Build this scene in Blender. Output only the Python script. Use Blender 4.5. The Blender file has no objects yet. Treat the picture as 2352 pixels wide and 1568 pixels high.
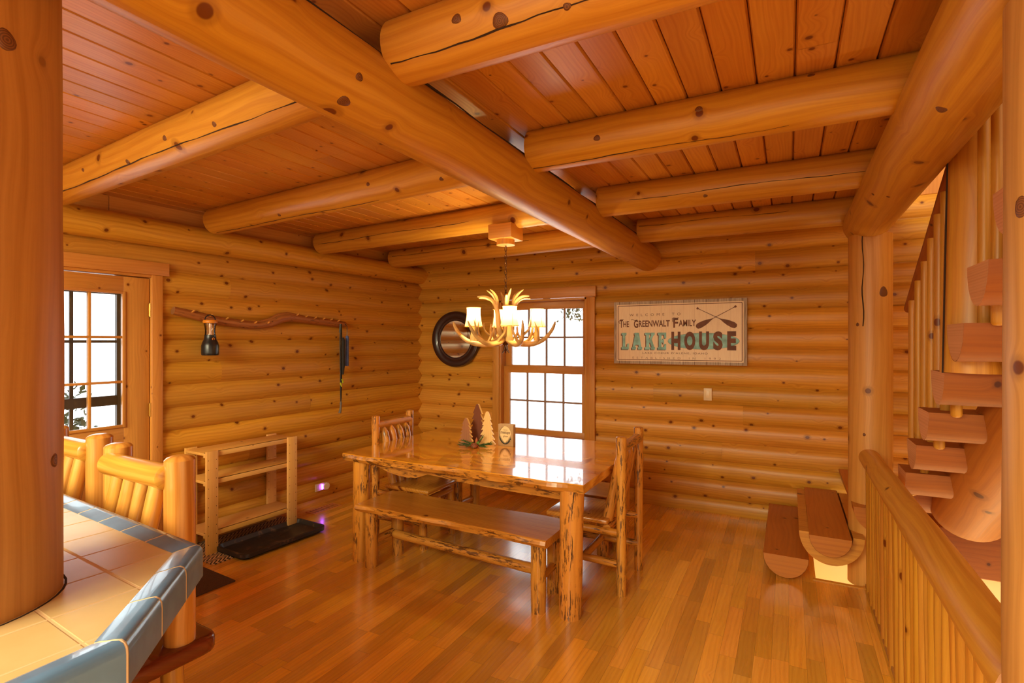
import bpy, bmesh, math, random
from mathutils import Vector, Matrix
random.seed(7)
S = bpy.context.scene
C = S.collection
PI = math.pi

# ------------------------------------------------------------------ camera
cam_d = bpy.data.cameras.new('camera'); cam = bpy.data.objects.new('camera', cam_d); C.objects.link(cam)
cam.location = (0, 0, 1.6); cam.rotation_euler = (PI / 2, 0, math.atan2(636, 1210))
cam_d.sensor_width = 36; cam_d.lens = 1210 / 2352 * 36; cam_d.clip_start = .02
S.camera = cam
# ------------------------------------------------------------------ world: bright snowy daylight on the window sides, the dim great room behind
W = bpy.data.worlds.new('world'); S.world = W; W.use_nodes = True
wn = W.node_tree; wn.nodes.clear()
tc = wn.nodes.new('ShaderNodeTexCoord'); sp = wn.nodes.new('ShaderNodeSeparateXYZ')
wn.links.new(tc.outputs['Generated'], sp.inputs[0])
def wmath(op, a, b=None):
    n = wn.nodes.new('ShaderNodeMath'); n.operation = op
    for i, q in enumerate((a, b)):
        if q is None: continue
        if isinstance(q, (int, float)): n.inputs[i].default_value = q
        else: wn.links.new(q, n.inputs[i])
    return n.outputs[0]
side = wmath('SUBTRACT', wmath('MULTIPLY', sp.outputs['Y'], .75), wmath('MULTIPLY', sp.outputs['X'], .75))
mr = wn.nodes.new('ShaderNodeMapRange'); mr.interpolation_type = 'SMOOTHSTEP'
wn.links.new(side, mr.inputs[0]); mr.inputs[1].default_value = -.15; mr.inputs[2].default_value = .35
mx = wn.nodes.new('ShaderNodeMix'); mx.data_type = 'RGBA'
wn.links.new(mr.outputs[0], mx.inputs[0])
mx.inputs[6].default_value = (1.5, 1.24, .80, 1); mx.inputs[7].default_value = (3.6, 3.8, 3.9, 1)
bg = wn.nodes.new('ShaderNodeBackground'); bg.inputs[1].default_value = 1.0
wn.links.new(mx.outputs[2], bg.inputs[0])
wo = wn.nodes.new('ShaderNodeOutputWorld'); wn.links.new(bg.outputs[0], wo.inputs[0])
# ------------------------------------------------------------------ exposure
S.view_settings.view_transform = 'Standard'; S.view_settings.look = 'None'
S.view_settings.gamma = 1; S.view_settings.use_curve_mapping = False
S.view_settings.exposure = 0.12
try:
    S.cycles.use_denoising = True; S.cycles.max_bounces = 8; S.cycles.diffuse_bounces = 5
    S.cycles.sample_clamp_indirect = 6; S.cycles.caustics_reflective = False; S.cycles.caustics_refractive = False
    S.cycles.transparent_max_bounces = 12
except Exception: pass

def lamp(name, kind, loc, power, col, size=.1, rot=None, sy=None):
    l = bpy.data.lights.new(name, kind); l.energy = power; l.color = col
    if kind == 'AREA':
        l.size = size
        if sy: l.shape = 'RECTANGLE'; l.size_y = sy
    else: l.shadow_soft_size = size
    o = bpy.data.objects.new(name, l); C.objects.link(o); o.location = loc
    if rot: o.rotation_euler = rot
    return o
# large unseen fill light added behind the camera; no windows are built there
lamp('rear_fill_light', 'AREA', (-1.6, -5.0, 4.1), 700, (1, .90, .60), 4.5, (math.radians(66), 0, math.radians(-4)), 3)
lamp('kitchen_fill_light', 'AREA', (-1.9, -1.3, 2.5), 70, (1, .91, .55), 1.2, (math.radians(50), 0, math.radians(0)), 1.0)  # unseen fill added to brighten the left foreground, not a window
lamp('basement_lamp', 'POINT', (1.3, 4.5, -1.9), 70, (1, .80, .42), .12)

# ------------------------------------------------------------------ mesh builder
class MB:
    def __init__(s): s.v = []; s.f = []; s.g = []; s.m = []
    def add(s, vs, fs, gs, m=0):
        o = len(s.v); s.v += [tuple(v) for v in vs]; s.g += [tuple(g) for g in gs]
        for f in fs: s.f.append(tuple(i + o for i in f)); s.m.append(m)
    def box(s, c, size, ax=0, rot=None, m=0, seed=None):
        seed = random.random() * 40 if seed is None else seed
        ox, oy = random.random() * 20, random.random() * 20
        h = [q / 2 for q in size]; vs = []; gs = []
        o1, o2 = [i for i in range(3) if i != ax]
        # six separate faces so that the grain runs along every one
        for a in range(3):
            for sg in (-1, 1):
                b, c2 = [i for i in range(3) if i != a]
                q = []
                for (p, r) in ((-1, -1), (1, -1), (1, 1), (-1, 1)):
                    w = [0, 0, 0]; w[a] = sg * h[a]; w[b] = p * h[b]; w[c2] = r * h[c2]; q.append(w)
                if (sg > 0) != (a == 1): pass
                else: q.reverse()
                g = [(w[ax] + ox, w[o1] + w[o2] + oy, seed) for w in q]
                vv = [Vector(w) for w in q]
                if rot is not None: vv = [rot @ w for w in vv]
                s.add([w + Vector(c) for w in vv], [(0, 1, 2, 3)], g, m)
    def tube(s, pts, rad, n=14, m=0, mc=None, seed=None, wob=0., flat=1., up=None, caps=True, round_=0., freq=5., ph=None):
        pts = [Vector(p) for p in pts]
        if not isinstance(rad, (list, tuple)): rad = [rad] * len(pts)
        seed = random.random() * 40 if seed is None else seed
        ph = random.random() * 50 if ph is None else ph
        if round_ > 0:  # rounded ends
            def endp(p, q, r):
                d = (p - q).normalized(); return [(p + d * round_ * k, r * f) for k, f in ((.55, .86), (.9, .6), (1.0, .3))]
            a = endp(pts[0], pts[1], rad[0]); b = endp(pts[-1], pts[-2], rad[-1])
            pts = [p for p, _ in reversed(a)] + pts + [p for p, _ in b]
            rad = [r for _, r in reversed(a)] + list(rad) + [r for _, r in b]
        L = 0; ox = random.random() * 20
        rings = []; gs = []; N = len(pts)
        t0 = (pts[1] - pts[0]).normalized()
        u = up if up is not None else (Vector((0, 0, 1)) if abs(t0.z) < .9 else Vector((0, -1, 0)))
        u = Vector(u)
        for i, p in enumerate(pts):
            t = (pts[min(i + 1, N - 1)] - pts[max(i - 1, 0)]).normalized()
            u = (u - t * u.dot(t)).normalized(); w = t.cross(u)
            if i: L += (p - pts[i - 1]).length
            for k in range(n + 1):
                a = 2 * PI * k / n + PI
                ka = 2 * PI * (k % n) / n
                r = rad[i] * (1 + wob * (math.sin(L * freq + ph) * .5 + math.sin(L * freq * 2.3 + ka * 2 + ph * 2) * .5 + .35 * math.sin(L * freq * 5.1 + ka * 3 + ph)))
                rings.append(p + u * math.cos(a) * r + w * math.sin(a) * r * flat)
                gs.append((L + ox, a * max(rad) + ph, seed))
        fs = []
        for i in range(N - 1):
            for k in range(n):
                a = i * (n + 1) + k; fs.append((a, a + 1, a + n + 2, a + n + 1))
        s.add(rings, fs, gs, m)
        if caps:
            for e, rev in ((0, False), (N - 1, True)):
                r = rings[e * (n + 1):e * (n + 1) + n]; c = pts[e]
                g = [((q - c).length + seed * 3, (q - c).cross(Vector((.3, .5, .7))).length, seed + .5) for q in r]
                f = list(range(n));
                if rev: f.reverse()
                s.add(r, [tuple(f)], g, m if mc is None else mc)
    def log(s, a, b, r0, r1=None, seg=None, **k):
        a, b = Vector(a), Vector(b); r1 = r0 if r1 is None else r1
        n = seg or max(3, int((b - a).length / .07))
        s.tube([a.lerp(b, i / n) for i in range(n + 1)], [r0 + (r1 - r0) * i / n for i in range(n + 1)], **k)
    def prism(s, poly, z0, z1, M=None, m=0, mside=None, seed=None):
        """poly: (x, y) ccw, extruded along local z, then placed by the matrix M"""
        M = M or Matrix.Identity(4); seed = random.random() * 40 if seed is None else seed
        n = len(poly); ox = random.random() * 20
        for z, rev in ((z0, True), (z1, False)):
            f = list(range(n));
            if rev: f.reverse()
            s.add([M @ Vector((x, y, z)) for x, y in poly], [tuple(f)], [(x + ox, y, seed) for x, y in poly], m)
        for i in range(n):
            (xa, ya), (xb, yb) = poly[i], poly[(i + 1) % n]
            L = math.hypot(xb - xa, yb - ya)
            s.add([M @ Vector(q) for q in ((xa, ya, z0), (xb, yb, z0), (xb, yb, z1), (xa, ya, z1))], [(0, 1, 2, 3)],
                  [(xa + ox, 0, seed), (xb + ox + (L if abs(xb - xa) < L * .3 else 0), 0, seed), (xb + ox + (L if abs(xb - xa) < L * .3 else 0), z1 - z0, seed), (xa + ox, z1 - z0, seed)], m if mside is None else mside)
    def lathe(s, prof, c, n=24, m=0, M=None):
        M = M or Matrix.Identity(4); c = Vector(c)
        vs = []; gs = []
        for (r, z) in prof:
            for k in range(n):
                a = 2 * PI * k / n; vs.append(c + (M @ Vector((r * math.cos(a), r * math.sin(a), z)))); gs.append((z, a * .05, 1))
        fs = []
        for i in range(len(prof) - 1):
            for k in range(n):
                a = i * n + k; b = i * n + (k + 1) % n; fs.append((a, b, b + n, a + n))
        s.add(vs, fs, gs, m)
    def build(s, name, mats, parent=None, bevel=0, smooth=38, kind=None, label=None, cat=None, group=None, loc=None, rotz=0, merge=True):
        me = bpy.data.meshes.new(name); me.from_pydata(s.v, [], s.f)
        at = me.attributes.new('g', 'FLOAT_VECTOR', 'POINT')
        at.data.foreach_set('vector', [q for g in s.g for q in g])
        if not isinstance(mats, (list, tuple)): mats = [mats]
        for q in mats: me.materials.append(q)
        me.polygons.foreach_set('material_index', s.m)
        bm = bmesh.new(); bm.from_mesh(me)
        if smooth:
            ang = math.radians(smooth)
            for f in bm.faces: f.smooth = True
            for e in bm.edges:
                if len(e.link_faces) == 2 and e.calc_face_angle(0) > ang: e.smooth = False
        bm.to_mesh(me); bm.free(); me.update()
        o = bpy.data.objects.new(name, me); C.objects.link(o)
        if bevel:
            # merge the box faces first so that the bevel sees shared edges
            w = o.modifiers.new('weld', 'WELD'); w.merge_threshold = .0003
            b = o.modifiers.new('bevel', 'BEVEL'); b.width = bevel; b.segments = 2; b.limit_method = 'ANGLE'; b.angle_limit = .6
        if parent: o.parent = parent
        if loc is not None: o.location = loc
        o.rotation_euler.z = rotz
        if kind: o['kind'] = kind
        if label: o['label'] = label
        if cat: o['category'] = cat
        if group: o['group'] = group
        return o

def thing(name, label, cat, loc=(0, 0, 0), rotz=0, group=None):
    o = bpy.data.objects.new(name, None); C.objects.link(o); o.empty_display_size = .1
    o.location = loc; o.rotation_euler.z = rotz; o['label'] = label; o['category'] = cat
    if group: o['group'] = group
    return o
def copy_tree(o, parent=None):
    c = o.copy(); C.objects.link(c); c.parent = parent
    for ch in list(o.children): copy_tree(ch, c)
    return c

# ------------------------------------------------------------------ materials
class N:
    def __init__(s, name):
        s.mat = bpy.data.materials.new(name); s.mat.use_nodes = True; s.t = s.mat.node_tree; s.t.nodes.clear()
        s.out = s.t.nodes.new('ShaderNodeOutputMaterial'); s.b = s.t.nodes.new('ShaderNodeBsdfPrincipled')
        s.t.links.new(s.b.outputs[0], s.out.inputs[0])
    def n(s, ty, **k):
        q = s.t.nodes.new(ty)
        for a, v in k.items(): setattr(q, a, v)
        return q
    def L(s, a, b): s.t.links.new(a, b)
    def put(s, q, sock):
        if isinstance(q, bpy.types.NodeSocket): s.L(q, sock)
        elif isinstance(q, (tuple, list)) and len(q) == 3 and sock.type == 'RGBA': sock.default_value = (*q, 1)
        else: sock.default_value = q
    def math(s, op, a, b=0., c=None):
        q = s.n('ShaderNodeMath', operation=op); s.put(a, q.inputs[0]); s.put(b, q.inputs[1])
        if c is not None: s.put(c, q.inputs[2])
        return q.outputs[0]
    def mix(s, f, a, b, bl='MIX'):
        q = s.n('ShaderNodeMix', data_type='RGBA', blend_type=bl); s.put(f, q.inputs[0]); s.put(a, q.inputs[6]); s.put(b, q.inputs[7]); return q.outputs[2]
    def mr(s, v, a, b, c=0., d=1., sm=True):
        q = s.n('ShaderNodeMapRange'); q.interpolation_type = 'SMOOTHSTEP' if sm else 'LINEAR'
        for i, x in enumerate((v, a, b, c, d)): s.put(x, q.inputs[i])
        return q.outputs[0]
    def xyz(s, v):
        q = s.n('ShaderNodeSeparateXYZ'); s.L(v, q.inputs[0]); return q.outputs
    def vec(s, x, y, z):
        q = s.n('ShaderNodeCombineXYZ'); s.put(x, q.inputs[0]); s.put(y, q.inputs[1]); s.put(z, q.inputs[2]); return q.outputs[0]
    def noise(s, v, scale=1., detail=3., rough=.5, dims='3D'):
        q = s.n('ShaderNodeTexNoise', noise_dimensions=dims); s.L(v, q.inputs['Vector']); q.inputs['Scale'].default_value = scale
        q.inputs['Detail'].default_value = detail; q.inputs['Roughness'].default_value = rough; return q.outputs[0]
    def white(s, v, dims='3D'):
        q = s.n('ShaderNodeTexWhiteNoise', noise_dimensions=dims)
        s.L(v, q.inputs['W'] if dims == '1D' else q.inputs['Vector']); return q.outputs[0], q.outputs[1]
    def set(s, **k):
        for a, v in k.items(): s.put(v, s.b.inputs[a.replace('_', ' ')])
    def bump(s, h, st=.3, d=.002):
        q = s.n('ShaderNodeBump'); q.inputs['Strength'].default_value = st; q.inputs['Distance'].default_value = d
        s.L(h, q.inputs['Height']); s.L(q.outputs[0], s.b.inputs['Normal'])

def grain(m, g, base, dark, rings=55., knots=3.4, kr=.013, wave=.5, vary=.22, coord=None):
    X, Y, Z = m.xyz(g)
    kv = m.n('ShaderNodeTexVoronoi', voronoi_dimensions='2D'); m.L(m.vec(X, m.math('MULTIPLY', Y, 1.0), 0.), kv.inputs['Vector'])
    kv.inputs['Scale'].default_value = knots
    d = m.math('DIVIDE', kv.outputs['Distance'], knots)
    kc = m.xyz(kv.outputs['Color'])
    bul = m.math('POWER', 2.718, m.math('MULTIPLY', m.math('MULTIPLY', d, d), -900.))
    n1 = m.noise(m.vec(m.math('MULTIPLY', X, 1.3), m.math('MULTIPLY', Y, 5.), Z), 1., 2.)
    yy = m.math('ADD', Y, m.math('MULTIPLY', n1, .09)); yy = m.math('ADD', yy, m.math('MULTIPLY', bul, .028))
    w = m.math('SINE', m.math('MULTIPLY', yy, rings * 6.283))
    w = m.mr(w, -.4, 1.)
    fine = m.noise(m.vec(m.math('MULTIPLY', X, 3.), m.math('MULTIPLY', yy, 130.), Z), 1., 3., .6)
    blot = m.noise(m.vec(m.math('MULTIPLY', X, .9), m.math('MULTIPLY', Y, 9.), Z), 1., 3., .6)
    f = m.math('ADD', m.math('MULTIPLY', w, wave * .5), m.math('MULTIPLY', m.mr(fine, .3, .75), .38))
    f = m.math('ADD', f, m.mr(blot, .3, .75, -.12, .25))
    col = m.mix(f, base, dark)
    rnd, rc = m.white(m.math('MULTIPLY', Z, 7.31), '1D')
    v = m.math('ADD', 1 - vary, m.math('MULTIPLY', rnd, vary * 1.7))
    r3 = m.xyz(rc)
    tint = m.vec(v, m.math('MULTIPLY', v, m.mr(r3[1], 0., 1., .93, 1.07, False)), m.math('MULTIPLY', v, m.mr(r3[2], 0., 1., .8, 1.25, False)))
    col = m.mix(1., col, tint, 'MULTIPLY')
    # knots with a darker ring; some cells carry none
    rad = m.mr(kc[0], .3, 1., kr * .35, kr * 1.1, False)
    inn = m.mr(m.math('SUBTRACT', d, rad), -.003, .003, 1., 0.)
    halo = m.mr(m.math('SUBTRACT', d, m.math('MULTIPLY', rad, 2.1)), -.012, .004, .45, 0.)
    has = m.mr(kc[0], .3, .34)
    col = m.mix(m.math('MULTIPLY', halo, has), col, tuple(c * .62 for c in dark))
    col = m.mix(m.math('MULTIPLY', inn, has), col, tuple(c * q for c, q in zip(dark, (.36, .22, .2))))
    return col, w, fine, d

def wood(name, base, dark, rough=.38, rings=50., knots=3.4, kr=.013, wave=.5, vary=.22, flecks=0., coat=0., spec=.5):
    m = N(name); a = m.n('ShaderNodeAttribute', attribute_name='g'); g = a.outputs['Vector']
    col, w, fine, d = grain(m, g, base, dark, rings, knots, kr, wave, vary)
    X, Y, Z = m.xyz(g)
    if flecks:
        a1 = m.noise(m.vec(m.math('MULTIPLY', X, 16.), m.math('MULTIPLY', Y, 90.), Z), 1., 3., .6)
        a2 = m.noise(m.vec(m.math('MULTIPLY', X, 5.), m.math('MULTIPLY', Y, 14.), Z), 1., 2.)
        fm = m.math('MULTIPLY', m.mr(a1, .60 - flecks * .06, .66 - flecks * .06), m.mr(a2, .40, .58))
        col = m.mix(m.math('MULTIPLY', fm, .9), col, (.085, .028, .006))
        st = m.noise(m.vec(m.math('MULTIPLY', X, 2.2), m.math('MULTIPLY', Y, 22.), Z), 1., 3.)
        col = m.mix(m.mr(st, .58, .72, 0., .55), col, (.20, .10, .035))
    m.set(Base_Color=col, Roughness=rough, Coat_Weight=coat, Coat_Roughness=.12)
    m.b.inputs['Specular IOR Level'].default_value = spec
    m.bump(m.math('ADD', fine, m.math('MULTIPLY', w, .2)), .12, .001)
    return m.mat
def plain(name, col, rough=.5, metal=0., emit=None, es=0., coat=0., noise=0.):
    m = N(name)
    if noise:
        t = m.n('ShaderNodeTexCoord'); nn = m.noise(t.outputs['Object'], 14., 4.)
        col2 = m.mix(m.mr(nn, .3, .7), tuple(c * (1 - noise) for c in col), tuple(min(1, c * (1 + noise)) for c in col)); m.set(Base_Color=col2)
    else: m.set(Base_Color=col)
    m.set(Roughness=rough, Metallic=metal, Coat_Weight=coat)
    if emit: m.set(Emission_Color=emit, Emission_Strength=es)
    return m.mat

M_wall = wood('pine_wall_log', (.68, .325, .036), (.45, .160, .012), .40, 30, 4.4, .015, .5, .17)
M_beam = wood('pine_beam', (.60, .285, .034), (.40, .135, .012), .38, 24, 2.8, .021, .55, .08)
M_ceil = wood('pine_ceiling_board', (.62, .275, .050), (.42, .13, .018), .34, 60, 5.0, .011, .42, .16)
M_post = wood('pine_post', (.50, .235, .055), (.33, .125, .020), .45, 26, 2.0, .026, .5, .1)
M_trim = wood('pine_trim', (.66, .29, .055), (.48, .17, .025), .4, 45, 2.7, .011, .3, .08)
M_shelfpost = wood('pale_peeled_post', (.66, .33, .060), (.48, .20, .025), .42, 22, 2.2, .022, .5, .05)
M_shelf = wood('raw_pine', (.80, .44, .11), (.64, .30, .06), .5, 70, 3.0, .008, .35, .1)
M_stool = wood('honey_log', (.70, .34, .06), (.44, .155, .018), .30, 24, 1.8, .012, .8, .08, coat=.3)
M_rustic = wood('peeled_rustic_log', (.68, .30, .038), (.44, .135, .012), .38, 30, 2.2, .012, .3, .12, flecks=1.45, coat=.2)
M_red = wood('rustic_log_seat', (.62, .25, .035), (.34, .10, .012), .25, 40, 2.2, .014, .6, .12, coat=.5)
M_tread = wood('entry_tread', (.50, .165, .016), (.34, .09, .008), .38, 30, 3.0, .012, .4, .08)
M_stair = wood('stair_half_log', (.31, .085, .007), (.20, .045, .004), .62, 30, 3.0, .013, .4, .12)
M_end = wood('cut_log_end', (.72, .38, .17), (.54, .24, .09), .5, 90, .6, .004, .6, .06)
M_cherry = wood('cherry_seat', (.17, .026, .010), (.08, .010, .004), .2, 40, .7, .004, .5, .1, coat=.6)
M_dark = plain('checked_crack', (.03, .010, .003), .9)

def tabletop_mat():
    m = N('table_top_wood'); a = m.n('ShaderNodeAttribute', attribute_name='g'); g = a.outputs['Vector']
    col, w, fine, d = grain(m, g, (.78, .34, .028), (.48, .14, .010), 26, 1.7, .020, .8, .1)
    X, Y, Z = m.xyz(g)
    n = m.noise(m.vec(m.math('MULTIPLY', X, .8), m.math('MULTIPLY', Y, 16.), 2.), 1., 3., .6)
    col = m.mix(m.mr(n, .54, .66, 0., .8), col, (.33, .085, .008))
    n5 = m.noise(m.vec(m.math('MULTIPLY', X, 1.1), m.math('MULTIPLY', Y, 42.), 7.), 1., 2., .5)
    col = m.mix(m.mr(n5, .60, .72, 0., .7), col, (.16, .04, .006))
    m.set(Base_Color=col, Roughness=.22, Coat_Weight=1., Coat_Roughness=.035); m.b.inputs['Coat IOR'].default_value = 1.55
    return m.mat
M_table = tabletop_mat()

def floor_mat():
    m = N('oak_strip_floor'); t = m.n('ShaderNodeTexCoord'); X, Y, Z = m.xyz(t.outputs['Object'])
    Wd = .079
    row = m.math('FLOOR', m.math('DIVIDE', X, Wd)); fx = m.math('FRACT', m.math('DIVIDE', X, Wd))
    r1, _ = m.white(row, '1D')
    yy = m.math('DIVIDE', m.math('ADD', Y, m.math('MULTIPLY', r1, 9.)), m.math('ADD', .42, m.math('MULTIPLY', r1, .45)))
    col_i = m.math('FLOOR', yy); fy = m.math('FRACT', yy)
    q, qc = m.white(m.vec(row, col_i, 3.)); cc = m.xyz(qc)
    g = m.vec(m.math('ADD', Y, m.math('MULTIPLY', q, 30.)), m.math('ADD', X, m.math('MULTIPLY', cc[1], 5.)), 1.)
    col, w, fine, d = grain(m, g, (.86, .43, .045), (.62, .255, .020), 42, .8, .003, .55, 0)
    v = m.mr(cc[0], 0., 1., .66, 1.16, False)
    col = m.mix(1., col, m.vec(v, m.math('MULTIPLY', v, m.mr(cc[2], 0., 1., .86, 1.0, False)), m.math('MULTIPLY', v, m.mr(cc[1], 0., 1., .7, 1.2, False))), 'MULTIPLY')
    e = m.math('MINIMUM', fx, m.math('SUBTRACT', 1., fx)); e2 = m.math('MULTIPLY', m.math('MINIMUM', fy, m.math('SUBTRACT', 1., fy)), 7.)
    e = m.math('MINIMUM', e, e2)
    col = m.mix(m.mr(e, 0., .022, .55, 0.), col, (.10, .03, .006))
    m.set(Base_Color=col, Roughness=m.mr(fine, .2, .8, .20, .30), Coat_Weight=1., Coat_Roughness=.17); m.b.inputs['Coat IOR'].default_value = 1.6
    m.bump(m.math('ADD', m.mr(e, 0., .03), m.math('MULTIPLY', fine, .3)), .15, .0012)
    return m.mat
M_floor = floor_mat()

M_glass = None
def glass_mat(name, tint=(1, 1, 1), ior=1.45):
    m = N(name); tr = m.n('ShaderNodeBsdfTransparent'); tr.inputs[0].default_value = (*tint, 1)
    gl = m.n('ShaderNodeBsdfGlossy'); gl.inputs['Roughness'].default_value = .02
    fr = m.n('ShaderNodeFresnel'); fr.inputs[0].default_value = ior
    mx = m.n('ShaderNodeMixShader'); m.L(fr.outputs[0], mx.inputs[0]); m.L(tr.outputs[0], mx.inputs[1]); m.L(gl.outputs[0], mx.inputs[2])
    m.L(mx.outputs[0], m.out.inputs[0]); return m.mat
M_glass = glass_mat('window_glass')
M_clear = glass_mat('clear_plastic', (.95, .93, .88))

# ------------------------------------------------------------------ the setting
CEIL = 2.62; YB = 5.25; A = math.radians(2.6)
C0 = Vector((-4.05, YB, 0)); EE = Vector((-math.sin(A), -math.cos(A), 0)); NN = Vector((math.cos(A), -math.sin(A), 0))
def LW(s, n, z): return C0 + EE * s + NN * n + Vector((0, 0, z))

def log_row(mb, fr, s0, s1, zlo, zhi, full, seed, off=None, bul=.035, taper=1.):
    """one wall log, front arc towards the room, flat back; fr(s, n, z) -> world"""
    nz = 10; prof = []
    z_a, z_b = full
    for i in range(nz + 1):
        z = zlo + (zhi - zlo) * i / nz
        t = (z - z_a) / (z_b - z_a) * 2 - 1
        prof.append((max(0., bul * (1 - abs(t) ** 2.7)) , z))
    xs = [s0, s1] if s1 - s0 < .3 else [s0 + (s1 - s0) * i / max(2, int((s1 - s0) / .35)) for i in range(max(2, int((s1 - s0) / .35)) + 1)]
    off = random.random() * 30 if off is None else off
    vs = []; gs = []; k = len(prof)
    for x in xs:
        dz = 0
        dn = .003 * math.sin(x * 1.7 + seed * 3)
        for n, z in prof: vs.append(fr(x, n + dn, z + dz)); gs.append((x + off, z * 1.25 + seed, seed))
    fs = []
    for i in range(len(xs) - 1):
        for j in range(k - 1):
            a = i * k + j; fs.append((a, a + k, a + k + 1, a + 1))
    mb.add(vs, fs, gs)
    for x in (s0, s1):
        vv = [fr(x, n, z) for n, z in prof] + [fr(x, -.15, prof[-1][1]), fr(x, -.15, prof[0][1])]
        mb.add(vv, [tuple(range(len(vv)))], [(n + off, z, seed) for n, z in prof] + [(off, 0, seed)] * 2)
    b = [fr(s0, -.15, zlo), fr(s1, -.15, zlo), fr(s1, -.15, zhi), fr(s0, -.15, zhi)]
    mb.add(b, [(0, 1, 2, 3)], [(q.x, q.z, seed) for q in b])

def log_wall(name, fr, s0, s1, joints, openings, breaks, endfn=None):
    mb = MB()
    for r in range(len(joints) - 1):
        za, zb = joints[r], joints[r + 1]
        cuts = sorted([s0] + [b for b in breaks.get(r, []) if s0 < b < s1] + [s1])
        for a, b in zip(cuts, cuts[1:]):
            segs = [(a, b, za, zb)]
            for (o0, o1, oz0, oz1) in openings:
                new = []
                for (p, q, l, h) in segs:
                    if q <= o0 or p >= o1 or h <= oz0 or l >= oz1: new.append((p, q, l, h)); continue
                    if p < o0: new.append((p, o0, l, h))
                    if q > o1: new.append((o1, q, l, h))
                    m0, m1 = max(p, o0), min(q, o1)
                    if l < oz0: new.append((m0, m1, l, oz0))
                    if h > oz1: new.append((m0, m1, oz1, h))
                segs = new
            sd = random.random() * 40; of = random.random() * 30
            for (p, q, l, h) in segs: log_row(mb, fr, p, q, l, h, (za, zb), sd, of)
    return mb.build(name, M_wall, kind='structure', smooth=50)

def frB(s, n, z): return Vector((s, YB - n, z))
jb = [1.011 + .176 * k for k in range(-6, 11)]   # -.045 .. 2.771
brk = {r: [random.uniform(-3, -.2)] for r in range(16) if r % 3 == 0}
brk.update({5: [-.37], 12: [-1.62], 13: [-.27], 8: [.9], 3: [-.55]})
log_wall('wall_back', frB, -4.2, 3.0, jb, [(-2.93, -1.82, .52, 2.12)], brk)
jl = [1.613 + .1735 * k for k in range(-9, 6)]    # .052 .. 2.48
jl = [-.10] + jl
brl = {r: [random.uniform(.6, 2.8)] for r in range(15) if r % 2 == 0}
brl.update({6: [1.65], 12: [2.45]})
log_wall('wall_left', LW, -.15, 6.6, jl, [(3.04, 4.02, -.2, 2.09)], brl)
# flat boards above the top log of the left wall, and above the stairwell's back wall
mb = MB()
for i in range(4):
    a, b = -.1 + i * 1.7, -.1 + (i + 1) * 1.7
    c = (LW(a, -.05, 2.55) + LW(b, -.05, 2.55)) / 2
    mb.box(c, (.06, b - a - .004, .16), 1, Matrix.Rotation(-A, 3, 'Z'))
mb.build('trim_1', M_trim, kind='structure')
mb = MB(); mb.tube([LW(-.1, .035, 2.405), LW(3.2, .035, 2.405), LW(6.5, .035, 2.405)], .10, n=20, wob=.012, freq=2.)
mb.build('trim_2', M_wall, kind='structure')
mb = MB()
for i in range(3): mb.box((.2 + i * 1.1 + .55, YB + .03, 3.6), (1.094, .08, 1.66), 2)
mb.build('trim_3', M_trim, kind='structure', bevel=.004)

# ceiling: tongue and groove boards with V joints, with the stairwell open beyond the side beam
mb = MB(); w = .1325
for i in range(int(5.2 / w)):
    x0 = .55 - (i + 1) * w; x1 = x0 + w; e = .007
    sd = random.random() * 40
    y = -.9
    while y < YB + .1:
        y2 = min(YB + .1, y + random.choice((1.4, 2.4, 3.0, 3.6))); sd = random.random() * 40; of = random.random() * 20
        ys = (y, y2 - .0015)
        prof = [(x0 + .0012, CEIL + .012), (x0 + e, CEIL), (x1 - e, CEIL), (x1 - .0012, CEIL + .012), (x1 - .0012, CEIL + .03), (x0 + .0012, CEIL + .03)]
        vs = [(px, yy, pz) for yy in ys for px, pz in prof]; gs = [(yy + of, px + sd, sd) for yy in ys for px, pz in prof]
        mb.add(vs, [(j, (j + 1) % 6, (j + 1) % 6 + 6, j + 6) for j in range(6)], gs)
        y = y2
mb.box((-1.9, 2.25, CEIL + .05), (5.2, 6.3, .03), 1)
mb.build('ceiling', M_ceil, kind='structure', smooth=0)
mb = MB(); mb.box((1.6, 2.0, 4.45), (2.9, 7.4, .08), 1); mb.build('trim_4', M_ceil, kind='structure')

# floor with the stair opening
mb = MB()
def slab(x0, x1, y0, y1): mb.box(((x0 + x1) / 2, (y0 + y1) / 2, -.12), (x1 - x0, y1 - y0, .24), 1)
slab(-4.6, .16, -3.6, 5.4); slab(.16, .43, -3.6, 4.10); slab(.43, 3.0, -3.6, 1.25)
mb.build('floor', M_floor, kind='structure', smooth=0)
mb = MB()
mb.box((1.5, YB + .05, -1.45), (3.2, .1, 2.8), 0); mb.box((.11, 4.7, -1.5), (.1, 1.3, 2.5), 0)
mb.box((3.05, 3.2, -1.4), (.1, 4.3, 2.9), 0); mb.box((1.5, 3.2, -2.75), (3.2, 4.4, .1), 0)
mb.build('wall_basement', plain('cream_paint', (.86, .70, .40), .8), kind='structure', smooth=0)
mb = MB()
mb.box((.30, 4.085, -.12), (.31, .03, .25), 0); mb.box((.445, 2.7, -.13), (.03, 2.9, .26), 1)
mb.build('trim_5', M_beam, kind='structure')
frR = lambda s, n, z: Vector((3.0 - n, s, z))
log_wall('wall_right', frR, 1.2, 5.3, [.131 + .176 * k for k in range(-1, 24)], [], {})

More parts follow.
